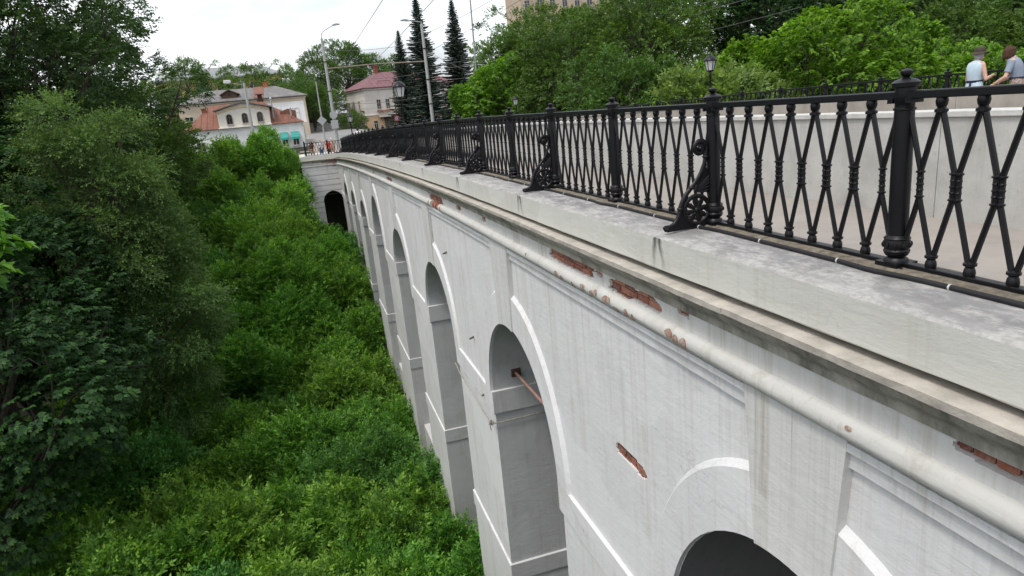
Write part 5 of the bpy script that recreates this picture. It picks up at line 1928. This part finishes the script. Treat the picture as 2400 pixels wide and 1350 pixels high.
LAN = lantern_proto()
for (x, y, z, s, lab) in [(4.02, 26.8, -1.4 - drop(26.8), 1.06, 'black lantern post on the near pavement before the pale house'), (4.0, 52.8, -1.4 - drop(52.8), 1.06, 'black lantern post farther along the near pavement'),
                          (14.85, 22.6, -1.4 - drop(22.6), .97, 'black lantern post by the far railing among light green shrubs'), (14.85, 46.2, -1.4 - drop(46.2), 1.0, 'small distant lantern by the far railing, before the bright tree'),
                          (5.15, 96, -2.9, 1.0, 'tiny distant lantern at the end of the railing')]:
    e = empty('lantern_post', (x, y, z), random.uniform(0, 1), lab, 'lamp post')
    e.scale = (s * 1.12, s * 1.12, s)
    for n, me in LAN: link(n, me, e)


# ------------------------------------------------------------------ people
def cloth(name, c, v=.2, sc=14):
    return simple(name, c, .9, v, sc, bump_s=.3, bump_d=.004)


SKIN = simple('skin', (0.62, 0.38, 0.29), .55, .12, 9, bump_s=.05)


def remesh(b, name, mat, voxel):
    o = b.build(name, mat)
    md = o.modifiers.new('r', 'REMESH'); md.mode = 'VOXEL'; md.voxel_size = voxel
    sm = o.modifiers.new('s', 'SMOOTH'); sm.iterations = 4; sm.factor = .5
    dg = bpy.context.evaluated_depsgraph_get()
    me = bpy.data.meshes.new_from_object(o.evaluated_get(dg))
    me.name = name
    old = o.data
    bpy.data.objects.remove(o); bpy.data.meshes.remove(old)
    me.polygons.foreach_set('use_smooth', [True] * len(me.polygons))
    return me


def limb(b, pts, rads, n=10):
    b.tube(pts, rads, n)
    for p, r in zip(pts, rads): b.ellipsoid(p, (r, r, r), n, 6)


def hand(b, w, d, side):
    """palm and five curled fingers from wrist w, pointing along d"""
    w, d = Vector(w), Vector(d).normalized()
    s = d.cross(Vector((0, 0, 1))).normalized()
    nrm = s.cross(d)
    b.ellipsoid(w + d * .045, (.038, .038, .03), 8, 6)
    for k, ln in enumerate((.062, .072, .066, .05)):
        p0 = w + d * .075 + s * (.027 - k * .018)
        p1 = p0 + d * ln * .55 - nrm * .012
        p2 = p1 + d * ln * .35 - nrm * .03
        b.tube([p0 - d * .02, p0, p1, p2], [.011, .0105, .0095, .008], 6)
    t0 = w + d * .025 + s * .032 * side
    b.tube([t0, t0 + d * .03 + s * .022 * side, t0 + d * .06 + s * .012 * side - nrm * .012], [.013, .012, .009], 6)


def loft(rings, n=18):
    """rings of (z, rx, ry, cx, cy)"""
    b = MB()
    for (z, rx, ry, cx, cy) in rings:
        for k in range(n):
            a = 2 * math.pi * k / n
            b.v.append((cx + rx * math.cos(a), cy + ry * math.sin(a), z))
    for i in range(len(rings) - 1):
        for k in range(n):
            b.f.append([i * n + k, i * n + (k + 1) % n, (i + 1) * n + (k + 1) % n, (i + 1) * n + k]); b.mi.append(0)
    return b


def person(loc, rz, label, H=1.66, lean=0.0, elbows=None, wrists=None, stride=.06, voxel=.013, top=None, bottom=None, hair=None, shoes=None, sleeve=.5, skirt=False, hat=None, belt=None, female=True, head_turn=0.0, long_hair=False, head_down=0.0, group=None):
    """figure facing +y of its own frame, feet at the origin"""
    e = empty('person', loc, rz, label, 'person', group)
    k = H / 1.70
    hip, chest, neck = .93 * k, 1.28 * k, 1.44 * k
    sh = (.175 if female else .205) * k
    ly = lambda z: lean * max(0, z - hip)          # forward lean
    b = MB()
    b.tube([(0, ly(z), z) for z in (hip - .08 * k, hip, 1.08 * k, chest, 1.38 * k, neck, 1.50 * k)], [.10 * k, .15 * k, .118 * k, .135 * k, .12 * k, .055 * k, .05 * k], 14)
    b.ellipsoid((0, ly(hip), hip - .02), (.17 * k, .115 * k, .12 * k), 14, 8)
    b.ellipsoid((0, ly(chest), chest), (.165 * k, .11 * k, .14 * k), 14, 8)
    b.tube([(-sh, ly(1.38 * k), 1.385 * k), (0, ly(1.4 * k), 1.41 * k), (sh, ly(1.38 * k), 1.385 * k)], [.058 * k, .07 * k, .058 * k], 10)
    hz = 1.585 * k
    hy = ly(hz) + head_down * .10
    hc = Vector((0, hy + .015, hz))
    b.ellipsoid(hc, (.075 * k, .092 * k, .115 * k), 14, 10)
    f = Vector((math.sin(head_turn), math.cos(head_turn), -head_down * .5)).normalized()
    sx = Vector((f.y, -f.x, 0)).normalized()
    b.ellipsoid(hc + f * .055 - Vector((0, 0, .055)), (.05 * k, .05 * k, .05 * k), 10, 7)
    b.ellipsoid(hc + f * .098 - Vector((0, 0, .02)), (.014, .016, .022), 6, 5)       # nose
    for s in (-1, 1):
        b.ellipsoid(hc + sx * s * .074 - Vector((0, 0, .01)), (.012, .02, .03), 6, 5)  # ears
    elbows = elbows or [(-sh - .07, .0, 1.12 * k), (sh + .07, .0, 1.12 * k)]
    wrists = wrists or [(-sh - .06, .1, .88 * k), (sh + .06, .1, .88 * k)]
    for s in (0, 1):
        S = ((-sh, sh)[s], ly(1.37 * k), 1.37 * k)
        E, W = elbows[s], wrists[s]
        limb(b, [S, Vector(S).lerp(Vector(E), .5), E, Vector(E).lerp(Vector(W), .35), W], [.052 * k, .046 * k, .04 * k, .04 * k, .027 * k])
        hand(b, W, Vector(W) - Vector(E), 1 if s == 0 else -1)
    for s in (-1, 1):
        fx = s * .095 * k
        st = stride * s
        limb(b, [(fx, 0, hip - .05), (fx, st * .4 + .02, .70 * k), (fx, st * .6 + .025, .5 * k), (fx, st * .8 - .01, .34 * k), (fx, st, .08 * k)], [.088 * k, .075 * k, .056 * k, .052 * k, .036 * k])
        b.tube([(fx, st - .04, .045), (fx, st + .05, .04), (fx * 1.1, st + .17, .025)], [.036, .04, .026], 8)
    link('body', remesh(b, 'body', SKIN, voxel), e)
    # face: eyes and mouth
    fb = MB()
    for s in (-1, 1):
        fb.ellipsoid(hc + f * .086 + sx * s * .031 + Vector((0, 0, .012)), (.011, .011, .007), 6, 4)
    fb.build('eyes', M['pane'], e)
    MB().ellipsoid(hc + f * .094 - Vector((0, 0, .062)), (.022, .01, .006), 8, 4).build('mouth', cloth('lips', (.42, .16, .14)), e)
    # top garment
    g = .012
    waist = 1.03 * k
    rt = [(1.475 * k, .066, .066), (1.455 * k, .10, .085), (1.435 * k, sh - .02, .105), (1.40 * k, sh + .022, .122), (1.33 * k, sh + .034, .144), (1.25 * k, sh + .018, .15), (1.16 * k, .172 * k, .142), (1.08 * k, .156 * k, .132), (waist, .152 * k, .126)]
    if not skirt: rt += [(.93 * k, .178 * k, .13), (.86 * k, .182 * k, .135)]
    tb = loft([(z, rx, ry, 0, ly(z)) for z, rx, ry in rt])
    sl = MB()
    if sleeve > 0:
        for s in (0, 1):
            S = Vector(((-sh, sh)[s], ly(1.37 * k), 1.375 * k)); E = Vector(elbows[s])
            T = S.lerp(E, sleeve * 1.15)
            sl.tube([S + (S - E).normalized() * .02, S.lerp(T, .4), T], [.066 * k, .068 * k, .066 * k], 12, caps=False)
    t = tb.build('top', top, e, smooth=60)
    if sleeve > 0: sl.build('sleeves', top, t, smooth=60)
    if skirt:
        rr = [(waist + .02, .158 * k, .132), (.93 * k, .19 * k, .145), (.8 * k, .215 * k, .17), (.6 * k, .25 * k, .20), (.42 * k, .275 * k, .225)]
        sb = loft([(z, rx, ry, 0, ly(z)) for z, rx, ry in rr], 26)
        for i, v in enumerate(sb.v):
            a = (i % 26); q = max(0, (waist - v[2])) * .06 * math.sin(a * 2.4)
            sb.v[i] = (v[0] * (1 + q), v[1] * (1 + q), v[2])
        sb.build('skirt', bottom, e, smooth=60)
    else:
        tr = MB()
        for s in (-1, 1):
            fx = s * .095 * k; st = stride * s
            tr.tube([(fx, ly(hip), hip + .06), (fx, .01, .80 * k), (fx, st * .5 + .02, .55 * k), (fx, st * .8, .33 * k), (fx, st, .07 * k)][:5 if bottom[1] else 3], [.112 * k, .105 * k, .085 * k, .072 * k, .06 * k][:5 if bottom[1] else 3], 12)
        tr.build('trousers', bottom[0], e, smooth=60)
    if belt:
        bb = loft([(waist - .022, .162 * k, .137, 0, ly(waist)), (waist - .02, .166 * k, .140, 0, ly(waist)), (waist + .028, .165 * k, .139, 0, ly(waist)), (waist + .03, .160 * k, .134, 0, ly(waist))])
        bo = bb.build('belt', belt, e, smooth=60)
        MB().prism([(.05, waist), (.085, waist), (.055, waist - .17), (.02, waist - .165)], 'y', -.165, -.150).build('belt_end', belt, bo)
    if hair:
        hb = MB()
        top_c = hc + Vector((0, 0, .02))
        hb.ellipsoid(top_c - f * .018, (.088 * k, .10 * k, .112 * k), 16, 10)
        if long_hair:
            rr = random.Random(3)
            for q in range(26):
                a = q / 26 * 2 * math.pi
                d = sx * math.cos(a) + f * math.sin(a)
                if d.dot(f) > .55: continue
                p0 = top_c + d * .05 + Vector((0, 0, .06)); p1 = top_c + d * .098; p2 = top_c + d * (.10 + rr.uniform(-.01, .02)) - Vector((0, 0, .12 + rr.uniform(-.02, .03))); p3 = p2 - Vector((0, 0, .05)) - d * .012
                hb.tube([p0, p1, p2, p3], [.03, .034, .03, .012], 7)
        else:
            hb.ellipsoid(hc - f * .035 - Vector((0, 0, .03)), (.078, .072, .085), 12, 8)
        link('hair', remesh(hb, 'hair', hair, max(voxel, .013)), e)
    if hat:
        c = hc + Vector((0, 0, .06))
        hb = MB()
        n = 24
        prof = [(.175, -.028), (.15, -.012), (.108, .002), (.104, .05), (.098, .085), (.07, .105), (.03, .112), (.003, .113)]
        for r, z in prof:
            for q in range(n):
                a = 2 * math.pi * q / n
                w = .018 * math.sin(2 * a + .6) * max(0, (r - .1) / .07)
                hb.v.append((c.x + r * math.cos(a), c.y + r * 1.08 * math.sin(a), c.z + z + w))
        for i in range(len(prof) - 1):
            for q in range(n):
                hb.f.append([i * n + q, i * n + (q + 1) % n, (i + 1) * n + (q + 1) % n, (i + 1) * n + q]); hb.mi.append(0)
        ho = hb.build('hat', hat, e, smooth=50)
        md = ho.modifiers.new('thickness', 'SOLIDIFY'); md.thickness = .006
        MB().lathe([(.1075, .004), (.109, .008), (.108, .03), (.105, .034)], c, 24).build('hat_band', M['soot_metal'], ho)
    if shoes:
        s2 = MB()
        for s in (-1, 1):
            fx = s * .095 * k; st = stride * s
            s2.tube([(fx, st - .06, .04), (fx, st + .05, .042), (fx * 1.1, st + .19, .028)], [.044, .049, .033], 9)
        s2.build('shoes', shoes, e, smooth=60)
    return e


DECK_F = -1.40
person((14.15, 11.55, DECK_F), R(-98), 'woman in a pale blue sleeveless dress with navy belt and dark brimmed hat', 1.68, .03,
       [(-.27, .06, 1.06), (.26, .03, 1.06)], [(-.12, .30, 1.10), (.13, .30, 1.12)], .04, .0115, cloth('pale_blue_cotton', (.50, .62, .70), .1), cloth('pale_blue_cotton_skirt', (.50, .62, .71), .1),
       cloth('grey_hair', (.40, .40, .42)), cloth('sandals', (.3, .2, .14)), 0, True, cloth('olive_hat', (.075, .062, .045), .3), cloth('navy', (.02, .025, .07)), True, -.1, False, .4)


def print_mat(name, a, b, c):
    m, nd, lk, bs = new_mat(name)
    v = position(nd, lk)
    f, _ = noise_fac(nd, lk, v, 26, 3, .42, .55)
    g, _ = noise_fac(nd, lk, v, 40, 2, .5, .6)
    lk.new(mix(nd, lk, g, mix(nd, lk, f, a, b), c, amount=.6), bs.inputs['Base Color'])
    bs.inputs['Roughness'].default_value = .95
    return m


person((14.62, 10.95, DECK_F), R(24), 'brown-haired woman in a grey-blue tee and patterned skirt, leaning slightly', 1.68, .22,
       [(-.30, .16, 1.07), (.30, .10, 1.09)], [(-.26, .36, .94), (.22, .30, 1.0)], .05, .0115, print_mat('grey_blue_tee', (.20, .27, .36), (.25, .30, .37), (.30, .26, .27)),
       print_mat('patterned_skirt', (.24, .15, .12), (.42, .35, .30), (.12, .07, .08)), cloth('brown_hair_long', (.085, .042, .026), .45, 30), cloth('dark_shoes', (.05, .04, .04)), .62, True, None, cloth('dark_waistband', (.04, .045, .07)), True, .2, True, .6)
jeans = cloth('jeans', (.07, .11, .2))
ZP = -2.93
person((1.15, 64.6, ZP), R(160), 'woman with long dark hair in a brown top behind the end railing', 1.62, 0, top=cloth('brown_top', (.10, .055, .045)), bottom=(cloth('beige_shorts', (.45, .33, .25)), False), hair=cloth('dark_hair', (.03, .02, .016)), long_hair=True, voxel=.02, shoes=cloth('pale_shoes', (.5, .5, .5)))
person((1.98, 65.0, ZP), R(190), 'person in a pale shirt and blue jeans behind the end railing', 1.70, 0, top=cloth('pale_shirt', (.60, .62, .66)), bottom=(jeans, True), hair=cloth('fair_hair', (.35, .25, .15)), voxel=.02, female=False, shoes=cloth('black_shoes', (.03, .03, .03)))
person((2.62, 64.8, ZP), R(200), 'person in a bright red top beside the middle post of the end railing', 1.64, 0, top=cloth('red_top', (.55, .05, .035)), bottom=(cloth('dark_shorts', (.06, .05, .06)), False), hair=cloth('brown_hair', (.12, .07, .04)), voxel=.02, shoes=cloth('white_shoes', (.6, .6, .6)))
person((2.98, 65.5, ZP), R(170), 'person in beige clothes and white cap at the right of the end railing', 1.74, 0, top=cloth('beige_top', (.60, .45, .36)), bottom=(cloth('tan_trousers', (.45, .32, .24)), True), hair=cloth('white_cap', (.75, .74, .72)), voxel=.02, female=False, shoes=cloth('grey_shoes', (.3, .3, .3)))
person((4.15, 49.5, -1.4 - drop(49.5)), R(10), 'man in a white shirt walking on the near pavement far along the railing', 1.80, 0, top=cloth('white_shirt', (.80, .80, .81), .05), bottom=(cloth('dark_trousers', (.04, .04, .05)), True), hair=cloth('short_dark_hair', (.05, .035, .03)), voxel=.018, female=False, stride=.14, shoes=cloth('brown_shoes', (.1, .06, .04)))
